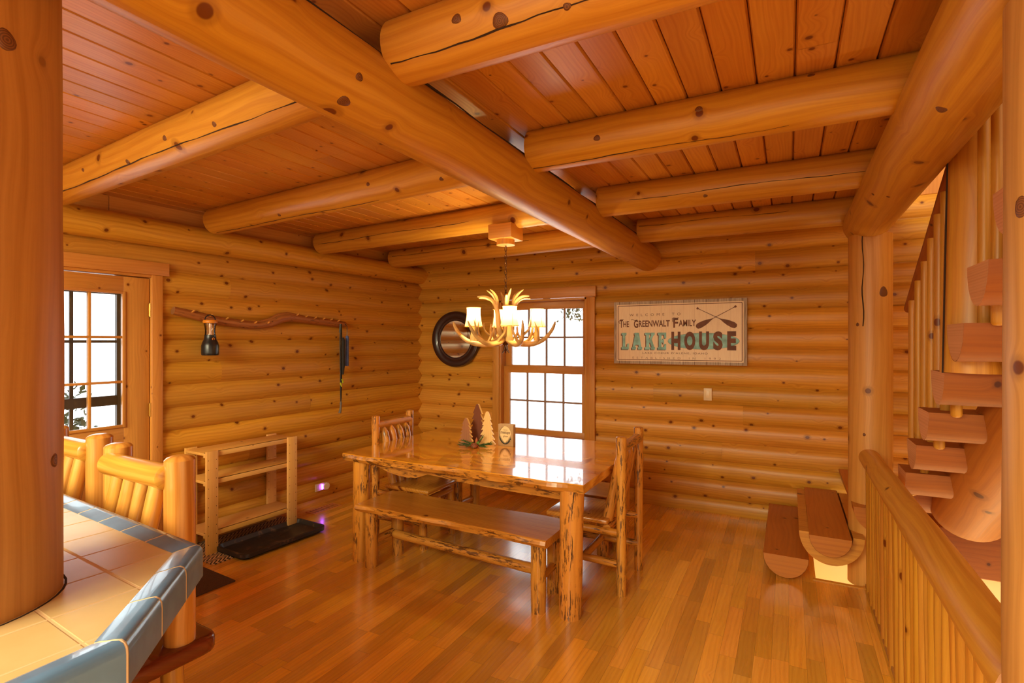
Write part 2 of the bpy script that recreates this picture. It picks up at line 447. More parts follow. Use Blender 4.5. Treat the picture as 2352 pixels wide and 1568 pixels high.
# ------------------------------------------------------------------ window_1 in the back wall
win = bpy.data.objects.new('window_1', None); C.objects.link(win); win['kind'] = 'structure'
mb = MB()
yc = YB - .055
mb.box((-2.378, yc - .006, 2.118), (1.248, .03, .112), 0)
mb.box((-2.935, yc, 1.29), (.083, .022, 1.54), 2); mb.box((-1.811, yc, 1.29), (.09, .022, 1.54), 2)
mb.build('casing', M_trim, win, bevel=.003)
mb = MB()
for x in (-2.878, -1.866): mb.box((x, YB + .02, 1.32), (.022, .17, 1.52), 2)
mb.box((-2.372, YB + .02, 2.048), (1.03, .17, .024), 0); mb.box((-2.372, YB, .555), (1.06, .19, .035), 0)
mb.build('jamb', M_trim, win, bevel=.002)
def sash(nm, y, z0, z1, gz0, gz1, x0=-2.865, x1=-1.878, g0=-2.79, g1=-1.935, rows=2):
    mb = MB()
    mb.box(((x0 + g0) / 2, y, (z0 + z1) / 2), (g0 - x0, .035, z1 - z0), 2); mb.box(((x1 + g1) / 2, y, (z0 + z1) / 2), (x1 - g1, .035, z1 - z0), 2)
    mb.box(((x0 + x1) / 2, y, (z0 + gz0) / 2), (x1 - x0, .0352, gz0 - z0), 0); mb.box(((x0 + x1) / 2, y, (z1 + gz1) / 2), (x1 - x0, .0352, z1 - gz1), 0)
    o = mb.build(nm, M_trim, win, bevel=.002)
    mb = MB()
    for i in (1, 2, 3): mb.box((g0 + (g1 - g0) * i / 4, y, (gz0 + gz1) / 2), (.019, .02, gz1 - gz0), 2)
    mb.box(((g0 + g1) / 2, y, (gz0 + gz1) / 2), (g1 - g0, .0202, .019), 0)
    mb.build('muntin', plain('muntin_wood', (.30, .17, .11), .5), o)
    mb = MB(); mb.box(((g0 + g1) / 2, y + .014, (gz0 + gz1) / 2), (g1 - g0, .003, gz1 - gz0), 0)
    mb.build('pane', M_glass, o, smooth=0)
sash('upper_sash', YB + .065, 1.30, 2.035, 1.337, 1.955)
sash('lower_sash', YB + .022, .575, 1.325, .635, 1.252, g0=-2.79, g1=-1.93)
# ------------------------------------------------------------------ door_1 in the left wall
door = bpy.data.objects.new('door_1', None); C.objects.link(door); door['kind'] = 'structure'
door.location = C0; door.rotation_euler.z = -A     # local x = n, local -y = s
def L_(s, n, z): return (n, -s, z)
mb = MB()
mb.box(L_(3.53, .052, 2.135), (.03, 1.17, .095), 1); mb.box(L_(3.022, .045, 1.045), (.022, .075, 2.09), 2); mb.box(L_(4.045, .045, 1.045), (.022, .075, 2.09), 2)
mb.build('casing', M_trim, door, bevel=.003)
mb = MB()
mb.box(L_(3.052, -.03, 1.04), (.16, .02, 2.08), 2); mb.box(L_(4.01, -.03, 1.04), (.16, .02, 2.08), 2); mb.box(L_(3.53, -.03, 2.078), (.16, .94, .02), 1)
mb.build('jamb', M_trim, door, bevel=.002)
mb = MB(); n0 = .012
mb.box(L_(3.15, n0, 1.035), (.044, .165, 2.05), 2); mb.box(L_(3.913, n0, 1.035), (.044, .165, 2.05), 2)
mb.box(L_(3.531, n0, 2.0), (.0438, .60, .12), 1); mb.box(L_(3.531, n0, .91), (.0438, .60, .20), 1); mb.box(L_(3.531, n0, .13), (.0438, .60, .24), 1)
mb.box(L_(3.531, n0 - .004, .53), (.03, .60, .58), 2)
leaf = mb.build('leaf', M_trim, door, bevel=.003)
mb = MB()
for s in (3.2325, 3.83): mb.box(L_(s, n0 + .026, 1.474), (.012, .02, .96), 2)
for z in (1.004, 1.945): mb.box(L_(3.531, n0 + .026, z), (.0118, .60, .02), 1)
for s in (3.43, 3.63): mb.box(L_(s, n0, 1.474), (.03, .017, .93), 2)
for z in (1.315, 1.631): mb.box(L_(3.531, n0, z), (.0302, .60, .017), 1)
mb.build('muntin', M_trim, leaf, bevel=.002)
mb = MB(); mb.box(L_(3.531, n0, 1.474), (.004, .60, .94), 1); mb.build('pane', M_glass, leaf, smooth=0)
for z in (1.83, 1.10, .25):
    mb = MB(); mb.box(L_(3.066, .038, z), (.006, .022, .09), 2); mb.tube([L_(3.066, .044, z - .05), L_(3.066, .044, z + .05)], .006, n=10)
    mb.build('hinge', plain('brass', (.75, .5, .14), .3, 1.), door)
# storm door outside
sd = bpy.data.objects.new('door_2', None); C.objects.link(sd); sd['kind'] = 'structure'; sd.location = C0; sd.rotation_euler.z = -A
mb = MB()
mb.box(L_(3.13, -.135, 1.05), (.03, .16, 2.1), 2); mb.box(L_(3.98, -.135, 1.05), (.03, .10, 2.1), 2); mb.box(L_(3.55, -.135, 1.99), (.028, .8, .1), 1)
mb.box(L_(3.55, -.135, 1.175), (.028, .8, .07), 1); mb.box(L_(3.55, -.135, .15), (.028, .8, .3), 1)
mb.box(L_(3.475, -.135, 1.2), (.012, .022, 1.7), 2); mb.box(L_(3.55, -.135, 1.60), (.012, .7, .02), 1)
mb.build('frame', plain('storm_door_paint', (.07, .075, .08), .5), sd)

# ------------------------------------------------------------------ beams
def knot(mb, p, n, r, along, m=3):
    p = Vector(p); n = Vector(n).normalized(); r *= .8; al = Vector(along); al = (al - n * al.dot(n)).normalized(); cr = n.cross(al)
    N_ = 16; vs = []
    for rr_, h in ((1.35, -.004), (1.0, .0012), (.55, .002)):
        for k in range(N_):
            a = 2 * PI * k / N_; w = 1 + .08 * math.sin(3 * a + r * 900)
            vs.append(p + al * math.cos(a) * r * 1.25 * rr_ * w + cr * math.sin(a) * r * rr_ * w + n * (h - (.5 * (r * rr_ * math.sin(a)) ** 2 / .12)))
    vs.append(p + n * .002)
    fs = [(i * N_ + k, i * N_ + (k + 1) % N_, (i + 1) * N_ + (k + 1) % N_, (i + 1) * N_ + k) for i in range(2) for k in range(N_)] + [(2 * N_ + k, 2 * N_ + (k + 1) % N_, 3 * N_) for k in range(N_)]
    mb.add(vs, fs, [((v - p).length, 0, 0) for v in vs], m)
def knot_mat():
    m = N('knot_wood'); a = m.n('ShaderNodeAttribute', attribute_name='g'); X, Y, Z = m.xyz(a.outputs['Vector'])
    w = m.math('SINE', m.math('MULTIPLY', X, 1500.))
    m.set(Base_Color=m.mix(m.mr(w, -1., 1.), (.10, .028, .007), (.20, .065, .015)), Roughness=.55); return m.mat
M_knot = knot_mat()
KN = {'main': [((-1.166, 1.149, 2.31), (.5, 0, -.86), .020), ((-1.112, 1.156, 2.373), (.93, 0, -.37), .013)],
      0: [((-.838, 1.253, 2.518), (0, -.99, -.17), .014), ((-.704, 1.267, 2.482), (0, -.85, -.53), .021), ((-.51, 1.277, 2.469), (0, -.76, -.65), .010)],
      1: [((-.325, 2.253, 2.547), (0, -.99, .12), .013), ((-.758, 2.256, 2.507), (0, -.96, -.28), .014), ((.074, 2.278, 2.602), (0, -.75, .67), .012)],
      2: [((-.443, 3.331, 2.471), (0, -.77, -.64), .011)], 3: [],
      'R': [((.408, 2.014, 2.301), (-.49, 0, -.87), .019), ((.37, 3.155, 2.332), (-.77, 0, -.64), .010), ((.422, 3.078, 2.294), (-.39, 0, -.92), .010)],
      'L0': [((-2.066, 1.331, 2.482), (0, -.85, -.52), .012), ((-2.452, 1.352, 2.502), (0, -.95, -.33), .013), ((-2.847, 1.398, 2.472), (0, -.79, -.62), .012), ((-3.319, 1.416, 2.511), (0, -.97, -.24), .010)],
      'L1': [((-2.171, 2.326, 2.516), (0, -.98, -.19), .012), ((-1.639, 2.311, 2.466), (0, -.73, -.69), .014), ((-3.063, 2.43, 2.457), (0, -.64, -.77), .012)], 'L2': [], 'L3': []}
def beam(name, a, b, r, label, cat='beam', group=None, cut=None, wob=.012, r1=None, round_=0., mat=None, n=36, crack=None, kn=()):
    mb = MB(); mb.log(a, b, r, r1, seg=max(8, int((Vector(b) - Vector(a)).length / .12)), n=n, wob=wob, freq=1.7, round_=round_, mc=1)
    if cut: mb.v = [(x, y, min(z, cut + .004)) for x, y, z in mb.v]
    if crack: crack(mb)
    for p_, n_, r_ in kn: knot(mb, p_, n_, r_, Vector(b) - Vector(a))
    return mb.build(name, [mat or M_beam, M_end, M_dark, M_knot], label=label, cat=cat, group=group, smooth=55)
def joist_crack(x0, y0, x1, y1, zc, r, phi, wdt=.003):
    def f(mb):
        n_ = 26; pts = []
        for i in range(n_ + 1):
            t = i / n_; p = phi + .05 * math.sin(i * .35) + .015 * math.sin(i * 1.9)
            pts.append((x0 + (x1 - x0) * t, y0 + (y1 - y0) * t - r * math.cos(p), zc - r * math.sin(p)))
        mb.tube(pts, wdt, n=6, m=2, wob=.6, freq=14.)
    return f
def ridge_crack(x, z):
    def f(mb):
        pts = [(x + .004 * math.sin(i * 1.3), -1.5 + i * .2, z + .003 * math.sin(i * 2.1)) for i in range(33)]
        mb.tube(pts, .004, n=6, m=2, wob=.5, freq=9.)
    return f
beam('main_beam', (-1.23, -1.6, 2.42), (-1.23, YB + .08, 2.42), .127, 'massive peeled log beam crossing the ceiling diagonally towards the back wall', wob=.006, crack=ridge_crack(-1.14, 2.512), n=48, kn=KN['main'])
beam('main_beam', (.475, -1.6, 2.42), (.475, 4.42, 2.42), .137, 'thick round log beam at upper right resting on the stairwell post', wob=.006, round_=.05, n=48, kn=KN['R'])
YJ = [1.353, 2.353, 3.409, 4.453]
LJ = ['nearest', 'second nearest', 'third from the camera', 'farthest, by the back wall']
tg = math.tan(math.radians(4.4))
for i, y in enumerate(YJ):
    beam('ceiling_joist', (-1.12, y, 2.535), (.47, y, 2.535), .1, 'round log joist right of the diagonal main beam, ' + LJ[i], cut=CEIL, group='ceiling joists', r1=.102, wob=.01,
         crack=joist_crack(*((-1.1, y, .0, y) if i != 2 else (-.9, y, .45, y)), 2.535, .1005, (.75, 1.2, .35, -.2)[i], .0022 if i == 0 else .0016), kn=KN[i])
    beam('ceiling_joist', (-4.02 + .06, y + tg * 2.75, 2.535), (-1.30, y + tg * .07, 2.535), .1, 'round log joist between left wall and main beam, ' + LJ[i], cut=CEIL, group='ceiling joists', r1=.101, wob=.01,
         crack=joist_crack(-3.9, y + tg * 2.67, -1.35 - .8 * (i > 0), y + tg * (.12 + .8 * (i > 0)), 2.535, .1005, (.80, 1.3, .25, -.1)[i], .0022 if i == 0 else .0016), kn=KN['L%d' % i])

# ------------------------------------------------------------------ posts
def post(c, r, z0, z1, label, mat=M_post, crack=None, wob=.012, n=40, knots=()):
    mb = MB(); mb.log((c[0], c[1], z0), (c[0], c[1], z1), r, r * .97, seg=24, n=n, wob=wob, freq=2.2, mc=1)
    if crack:
        a, k0, k1 = crack
        pts = [(c[0] + math.cos(a + .04 * math.sin(i)) * r * .995, c[1] + math.sin(a + .04 * math.sin(i)) * r * .995, k0 + (k1 - k0) * i / 12) for i in range(13)]
        mb.tube(pts, .003, n=6, m=2, wob=.4, freq=9.)
    for p_, n_, r_ in knots: knot(mb, p_, n_, r_, (0, 0, 1))
    o = mb.build('log_post', [mat, M_end, M_dark, M_knot], label=label, cat='post', smooth=55)
    return o
post((-1.49, .402), .185, 0, 2.6, 'huge round log post standing through the tiled bar counter at far left', crack=(-2.35, 1.15, 2.2), knots=[((-1.361, .531, 1.351), (.71, .71, 0), .013), ((-1.312, .438, 2.171), (.98, .2, 0), .018)])
post((.483, 4.25), .128, -.02, 2.31, 'pale peeled log post at the stairwell corner, carrying the right-hand beam', mat=M_shelfpost, crack=(-2.0, 1.7, 2.31), knots=[((.462, 4.125, .759), (-.16, -.99, 0), .022), ((.437, 4.132, .989), (-.36, -.93, 0), .009), ((.544, 4.139, 1.921), (.48, -.88, 0), .028), ((.401, 4.153, 1.712), (-.65, -.76, 0), .010)])
post((.52, 1.43), .13, -2.0, 2.29, 'tall log post cut off by the right edge, ending the guard rail', knots=[((.403, 1.378, 1.864), (-.91, -.41, 0), .018)])

# ------------------------------------------------------------------ guard rail of the stairwell
gr = thing('guard_rail', 'log guard rail with peeled balusters around the stairwell, right foreground', 'railing', (.466, 2.8, 0))
mb = MB(); mb.log((0, 1.34, .84), (0, -1.28, .84), .058, .066, n=22, wob=.03, freq=3., mc=1); mb.build('handrail', [M_beam, M_end], gr)
mb = MB(); mb.box((.0, 0.02, -.03), (.05, 2.6, .10), 1); mb.build('bottom_plate', M_post, gr, bevel=.006)
y = 1.22; k = 0
while y > -1.22:
    mb = MB(); r = random.uniform(.035, .040); dy = random.uniform(-.006, .006)
    mb.log((.012 + random.uniform(-.006, .004), y + dy, -.02), (0, y, .82), r, r * .93, n=12, wob=.03, freq=5., mc=1)
    mb.build('baluster', [M_beam, M_end], gr); y -= .082 if k % 3 else .092; k += 1

# ------------------------------------------------------------------ stairs
def half_log(mb, a, b, r, top_w, seed=None, axis='x', m=0, mc=1, depth=None, n=12):
    """half log from a to b (horizontal), flat side up at a.z; r horizontal half width"""
    a, b = Vector(a), Vector(b); d = (b - a); L = d.length; d.normalize(); s = Vector((0, 0, 1)).cross(d)
    dp = depth or r; prof = [(math.cos(PI + PI * i / n) * r, math.sin(PI + PI * i / n) * dp) for i in range(n + 1)]
    seed = random.random() * 40; ox = random.random() * 20
    nseg = 6; vs = []; gs = []; k = len(prof)
    for j in range(nseg + 1):
        p = a + d * L * j / nseg; f = 1 + .015 * math.sin(j * 1.9 + seed)
        for i, (q, z) in enumerate(prof): vs.append(p + s * q * f + Vector((0, 0, z * f))); gs.append((L * j / nseg + ox, i * r * PI / n + seed, seed))
    mb.add(vs, [(j * k + i, j * k + i + 1, (j + 1) * k + i + 1, (j + 1) * k + i) for j in range(nseg) for i in range(k - 1)], gs, m)
    t = [a - s * r, a + s * r, b + s * r, b - s * r]
    mb.add(t, [(0, 1, 2, 3)], [(ox, -r, seed), (ox, r, seed), (ox + L, r, seed), (ox + L, -r, seed)], m)
    for p in (a, b):
        vv = [p + s * q + Vector((0, 0, z)) for q, z in prof]
        mb.add(vv, [tuple(range(k))], [(abs(q) + seed, z, seed + .4) for q, z in prof], mc)
st = thing('log_staircase', 'red-stained half-log staircase rising along the back wall then turning towards the viewer', 'staircase', (.3, 4.6, 0))
def sp_(mb, nm, mats=None, **k):
    mb.v = [(x - .3, y - 4.6, z) for x, y, z in mb.v]
    return mb.build(nm, mats or [M_stair, M_end], st, **k)
M_string = wood('stringer_log', (.40, .14, .014), (.27, .075, .007), .55, 26, 2.6, .020, .5, .05)
mb = MB(); half_log(mb, (-.02, 3.97, .165), (-.02, 5.2, .165), .135, 0, depth=.145); sp_(mb, 'tread', [M_tread, M_tread], bevel=0)
mb = MB(); half_log(mb, (.235, 3.93, .345), (.235, 5.2, .345), .118, 0, depth=.125); sp_(mb, 'tread', [M_tread, M_tread])
mb = MB(); half_log(mb, (.50, 4.05, .53), (.50, 5.2, .53), .13, 0, depth=.15); sp_(mb, 'tread', [M_tread, M_tread])
# scribed cradle log under the second tread
mb = MB(); nn = 18; pr = []
for i in range(nn + 1): pr.append((math.cos(PI + PI * i / nn) * .185, math.sin(PI + PI * i / nn) * .20))
inn = [(math.cos(PI + PI * i / nn) * .122, math.sin(PI + PI * i / nn) * .130) for i in range(nn + 1)]
poly = pr + inn[::-1]
Mx = Matrix.Translation((.245, 4.02, .335)) @ Matrix.Rotation(PI / 2, 4, 'X')
mb.prism([(x, z) for x, z in poly], -1.15, 0, Mx); sp_(mb, 'cradle_log', [M_beam])
for k in range(8):
    z = .891 + .194 * k; y = 3.74 - .268 * k
    mb = MB(); half_log(mb, (.56, y - .105, z), (2.9, y - .105, z), .115, 0, depth=.142, m=0, mc=1); sp_(mb, 'tread', [M_stair, M_end], smooth=50)
mb = MB(); half_log(mb, (.56, 4.02, .70), (2.9, 4.02, .70), .13, 0, depth=.14); sp_(mb, 'tread', [M_stair, M_end])
mb = MB(); mb.log((.93, 3.95, .62), (.93, 1.9, 2.08), .185, .175, n=32, wob=.02, freq=3., round_=.07); sp_(mb, 'stringer_log', [M_string, M_string])
mb = MB(); mb.box((1.75, 5.02, .075), (2.3, .28, .34), 0, seed=3.); sp_(mb, 'landing_timber', [M_stair], bevel=.01)
# railing of the upper flight
ur = thing('stair_railing', 'slim peeled-log railing standing on the upper stair flight beside the split newel', 'railing', (.65, 3.2, 0))
def tread_top(y):
    k = math.floor((3.74 - y) / .268 + .0); return .891 + .194 * max(-1, k)
def rail_z(y): return 1.80 + (3.98 - y) * .60
mb = MB(); mb.log((0, 3.98 - 3.2, rail_z(3.98)), (0, 1.9 - 3.2, rail_z(1.9)), .026, n=16, wob=.02, round_=.02); mb.build('handrail', M_stair, ur)
for y in (3.876, 3.71, 3.56, 3.40, 3.25, 3.12, 2.95, 2.574, 2.43, 2.27, 2.12):
    mb = MB(); r = random.uniform(.019, .024); mb.log((0, y - 3.2, tread_top(y)), (0, y - 3.2, rail_z(y) - .02), r, r * .95, n=12, wob=.02, mc=1, round_=.012)
    mb.build('baluster', [M_beam, M_end], ur)
mb = MB(); zt = tread_top(2.74); mb.log((.0, 2.745 - 3.2, zt), (.06, 2.77 - 3.2, 4.3), .098, .075, n=28, wob=.01, mc=1)
pts = [(-.099 + .004 * i, 2.70 - 3.2 + .002 * i, zt + i * .2) for i in range(13)]
mb.tube(pts, .0035, n=6, m=2); mb.build('newel_post', [M_beam, M_end, M_dark], ur)

# ------------------------------------------------------------------ dining table
def live_slab(mb, x0, x1, y0, y1, z1, th, wavy=(1, 1), amp=.012, nx=60, seed=None):
    """slab with bark-wavy long edges; top flat"""
    ny = [0, .15, .5, .85, 1.]
    def edge(x, y, sg, ph): return y + sg * amp * (math.sin(x * 5.1 + ph) * .8 + math.sin(x * 13.3 + ph * 2) * .45 + math.sin(x * 31 + ph) * .25)
    sd_ = random.random() * 30
    prof = []
    for i in range(nx + 1):
        x = x0 + (x1 - x0) * i / nx
        ya = edge(x, y0, wavy[0], 1.) if wavy[0] else y0; yb = edge(x, y1, wavy[1], 4.) if wavy[1] else y1
        l = .012 * wavy[0]; m_ = .012 * wavy[1]
        prof.append([(x, ya, z1 - .004), (x, ya + .008, z1), (x, yb - .008, z1), (x, yb, z1 - .004), (x, yb + m_ * math.sin(x * 9), z1 - th * .5), (x, yb - m_, z1 - th), (x, ya + l, z1 - th), (x, ya - l * math.sin(x * 9 + 2), z1 - th * .5)])
    vs = [p for r in prof for p in r]
    gs = []
    for r in prof:
        for j, p in enumerate(r): gs.append((p[0] + sd_, p[1] + p[2] * (1 if j in (0, 1, 7, 6) else -1), 5.))
    k = 8
    for i in range(nx):
        for j in range(k):
            a = i * k + j; b = i * k + (j + 1) % k
            f = (a, b, b + k, a + k)
            mb.add([vs[q] for q in f], [(0, 1, 2, 3)], [gs[q] for q in f], 0 if j in (0, 1, 2) else 1)
    for e in (0, nx): mb.add(prof[e], [tuple(range(k))], [gs[e * k + q] for q in range(k)], 0)
M_bark = wood('live_edge', (.60, .24, .035), (.34, .11, .014), .35, 20, 2., .015, .5, .1, flecks=1.6, coat=.5)
tb = thing('dining_table', 'large glossy live-edge pine dining table on thick log legs under the chandelier', 'table', (-1.95, 3.46, 0))
mb = MB(); live_slab(mb, -.925, .925, -.65, .66, .79, .052, amp=.012); mb.build('tabletop', [M_table, M_bark], tb, smooth=45)
for lx, ly, r in ((.82, -.58, .068), (-.84, -.545, .060), (.80, .52, .064), (-.80, .50, .06)):
    mb = MB(); mb.log((lx + (.0 if lx > 0 else 0), ly, 0), (lx + .012, ly, .742), r, r * 1.02, n=24, wob=.03, freq=6., mc=1)
    if r > .067:
        pts = [(lx + .03 + .012 * (i / 10 * 2 - 1) + .006 * math.sin(i * 1.4), ly - r * .9, .01 + i * .073) for i in range(11)]
        mb.tube(pts, .0025, n=6, m=2)
    mb.build('leg', [M_rustic, M_end, M_dark], tb)
mb = MB(); bot = [(-.80, .695), (-.72, .70), (-.66, .688), (-.60, .668), (-.50, .652), (-.42, .648), (-.34, .655), (-.29, .672), (-.24, .690), (-.15, .684), (0, .672), (.2, .664), (.45, .658), (.76, .655)]
mb.prism(bot + [(.76, .745), (-.80, .745)], 0, .035, Matrix.Translation((0, -.50, 0)) @ Matrix.Rotation(PI / 2, 4, 'X')); mb.build('apron', [M_bark], tb)
if True:
    mb = MB(); mb.box((-.02, .50, .70), (1.56, .03, .085), 0); mb.build('apron', M_stool, tb, bevel=.004)

# ------------------------------------------------------------------ benches
def bench(loc, rot, label, stretch=True):
    b = thing('log_bench', label, 'bench', loc, rot, None)
    mb = MB(); live_slab(mb, -.735, .735, -.20, .20, .45, .048, amp=.009, nx=44); mb.build('seat', [M_red, M_bark], b, smooth=45)
    for x, y in ((-.66, -.125), (.66, -.145), (-.64, .135), (.645, .125)):
        mb = MB(); mb.log((x, y, 0), (x, y, .405), .044, .046, n=18, wob=.035, freq=7., mc=1); mb.build('leg', [M_rustic, M_end], b)
    for s in (-1, 1):
        mb = MB(); mb.log((.65 * s, -.13, .18), (.65 * s, .12, .18), .026, n=12, wob=.05, freq=9.); mb.build('side_rail', M_rustic, b)
    if not stretch: return b
    mb = MB(); mb.log((-.60, .07, .175), (.63, -.02, .185), .030, .032, n=14, wob=.06, freq=7., round_=.03); mb.build('stretcher', M_rustic, b)
    return b
bench((-1.975, 2.985, 0), 0, 'rustic half-log bench along the near side of the dining table')
bench((-1.90, 3.97, 0), 0, 'rustic log bench on the far, window side of the dining table', False)

# ------------------------------------------------------------------ log dining chairs
def chair(loc, rot, label):
    c = thing('log_chair', label, 'chair', loc, rot, None)
    for s in (-1, 1):
        mb = MB(); mb.log((0, .215 * s, 0), (.0, .215 * s, .995), .029, .032, n=16, wob=.045, freq=7., mc=1, round_=.006); mb.build('back_post', [M_rustic, M_end], c)
        mb = MB(); mb.log((.46, .19 * s, 0), (.45, .19 * s, .425), .03, n=14, wob=.04, freq=7., mc=1); mb.build('leg', [M_rustic, M_end], c)
        for z in (.385, .19):
            mb = MB(); mb.log((.0, .205 * s, z), (.46, .19 * s, z), .024, n=12, wob=.07, freq=9., mc=1); mb.build('side_rail', [M_rustic, M_end], c)
    mb = MB(); mb.log((0, -.22, .925), (0, .22, .925), .032, n=16, wob=.03, freq=7.); mb.build('top_rail', M_rustic, c)
    mb = MB(); mb.log((.1, -.2, .40), (.1, .2, .40), .028, n=12, wob=.05, freq=7.); mb.build('rear_rail', M_rustic, c)
    mb = MB(); mb.log((.26, -.19, .19), (.26, .19, .19), .024, n=12, wob=.06, freq=7.); mb.build('stretcher', M_rustic, c)
    mb = MB(); mb.log((.46, -.19, .37), (.46, .19, .37), .022, n=12, wob=.06, freq=7.); mb.build('front_rail', M_rustic, c)
    for i in range(4):
        y = -.135 + .09 * i
        mb = MB(); a = Vector((.015, y, .905)); b = Vector((.115, y, .44))
        mb.tube([a.lerp(b, t) for t in (0, .05, .1, .18, .4, .7, 1.)], [.006, .02, .031, .033, .034, .034, .033], n=12, flat=.55 if False else 1., wob=.05, freq=9., caps=True)
        mb.build('slat', M_rustic, c)
    mb = MB(); mb.box((.305, 0, .443), (.43, .43, .034), 1); mb.build('seat', M_red, c, bevel=.012)
    return c
chair((-.935, 3.475, 0), PI, 'rustic log chair at the right end of the dining table')
chair((-2.955, 3.47, 0), 0, 'rustic log chair at the left end of the dining table')

# ------------------------------------------------------------------ bar counter
cb = thing('bar_counter', 'cream tiled bar counter with glossy blue-grey edge tiles, left foreground', 'counter', (-1.34, .834, 0), 0)
ZC = 1.07
def P2(x, y): return Vector((x + 1.34, y - .834, 0))
outer = [P2(-4.0, 1.023), P2(-1.34, .834), P2(-1.022, .503), P2(-1.000, -.9), P2(-2.6, -.95), P2(-2.7, -.2), P2(-4.0, -.1)]
def offset(poly, d):
    n = len(poly); out = []
    for i in range(n):
        p, q, r = poly[i - 1], poly[i], poly[(i + 1) % n]
        a = (q - p).normalized(); b = (r - q).normalized()
        na = Vector((a.y, -a.x, 0)); nb = Vector((b.y, -b.x, 0))   # clockwise polygon: inside is on the right
        k = (na + nb); k = k / (k.dot(na)); out.append(q + k * d)
    return out
def tile_mat():
    m = N('cream_tile'); t = m.n('ShaderNodeTexCoord'); X, Y, Z = m.xyz(t.outputs['Object'])
    a = math.radians(-4.1); ca, sa = math.cos(a), math.sin(a)
    u = m.math('ADD', m.math('MULTIPLY', X, ca), m.math('MULTIPLY', Y, sa)); v = m.math('SUBTRACT', m.math('MULTIPLY', Y, ca), m.math('MULTIPLY', X, sa))
    T = .152
    fu = m.math('FRACT', m.math('DIVIDE', m.math('ADD', u, .193 + T * 20), T)); fv = m.math('FRACT', m.math('DIVIDE', m.math('ADD', v, .195 + T * 20), T))
    e = m.math('MINIMUM', m.math('MINIMUM', fu, m.math('SUBTRACT', 1., fu)), m.math('MINIMUM', fv, m.math('SUBTRACT', 1., fv)))
    k = m.mr(e, .012, .030)
    nz = m.noise(t.outputs['Object'], 9., 3.)
    col = m.mix(m.mr(nz, .3, .7), (.54, .38, .17), (.58, .42, .20)); col = m.mix(k, (.62, .42, .22), col)
    m.set(Base_Color=col, Roughness=m.mr(k, 0., 1., .7, .26, False)); m.bump(k, .5, .0016); return m.mat
inr = offset(outer, .062)
mb = MB(); mb.prism([(p.x, p.y) for p in inr][::-1], ZC - .03, ZC - .0015)
# hole for the post: a dark collar ring
mb.build('tile_surface', tile_mat(), cb, smooth=0)
M_edge = plain('blue_grey_glaze', (.10, .21, .38), .18, coat=.3, noise=.12)
M_grout = plain('grout', (.80, .62, .40), .8)
mbE = MB(); mbG = MB()
prof = [(-.062, -.001), (-.052, .0022), (-.040, .004), (-.026, .007), (-.013, .0085), (-.005, .004), (-.001, -.005), (0., -.016), (0., -.074), (-.008, -.078)]
prof_g = [(-.062, -.0018), (-.052, .0014), (-.040, .0032), (-.026, .0062), (-.013, .0077), (-.0055, .0033), (-.0016, -.0055), (-.0007, -.016), (-.0007, -.0745), (-.0085, -.0785)]
for i in (0, 1, 2):
    p, q = outer[i], outer[i + 1]; L = (q - p).length; d = (q - p) / L
    ip, iq = inr[i], inr[i + 1]
    nt = max(1, round(L / .152)); nt = 3 if i == 1 else nt
    def pt(s, o, z):    # s in 0..1 along, o from outer edge to inner edge
        f = -o / .062; return (p.lerp(q, s)).lerp(ip.lerp(iq, s), f) + Vector((0, 0, ZC + z))
    ts = [k / nt for k in range(nt + 1)]
    if i == 1: ts = [0, .30, .64, 1.]
    for a, b in zip(ts, ts[1:]):
        g = .0034 / L; a2, b2 = a + g, b - g
        for pr_, mm, s0, s1 in ((prof, mbE, a2, b2),):
            k = len(pr_); vs = [pt(s, o, z) for s in (s0, s1) for o, z in pr_]
            mm.add(vs, [(j, j + 1, j + 1 + k, j + k) for j in range(k - 1)], [(0, 0, 0)] * len(vs))
    k = len(prof_g); vs = [pt(s, o, z) for s in (0, 1) for o, z in prof_g]
    mbG.add(vs, [(j, j + 1, j + 1 + k, j + k) for j in range(k - 1)], [(0, 0, 0)] * len(vs))
mbE.build('edge_tiles', M_edge, cb, smooth=60); mbG.build('grout_line', M_grout, cb, smooth=60)
mb = MB(); io = offset(outer, .004); mb.prism([(p.x, p.y) for p in io][::-1], ZC - .077, ZC - .035); mb.build('substrate', M_trim, cb, smooth=0)
base = offset(outer, .30); mb = MB(); mb.prism([(p.x, p.y) for p in base][::-1], 0, ZC - .078); mb.build('cabinet_body', M_beam, cb, smooth=0)
mb = MB()
mb.lathe([(.184, 0.001), (.1885, .0015), (.1885, -.001)], (-1.49 + 1.34, .402 - .834, ZC - .002), n=40); mb.build('post_collar', M_dark, cb)

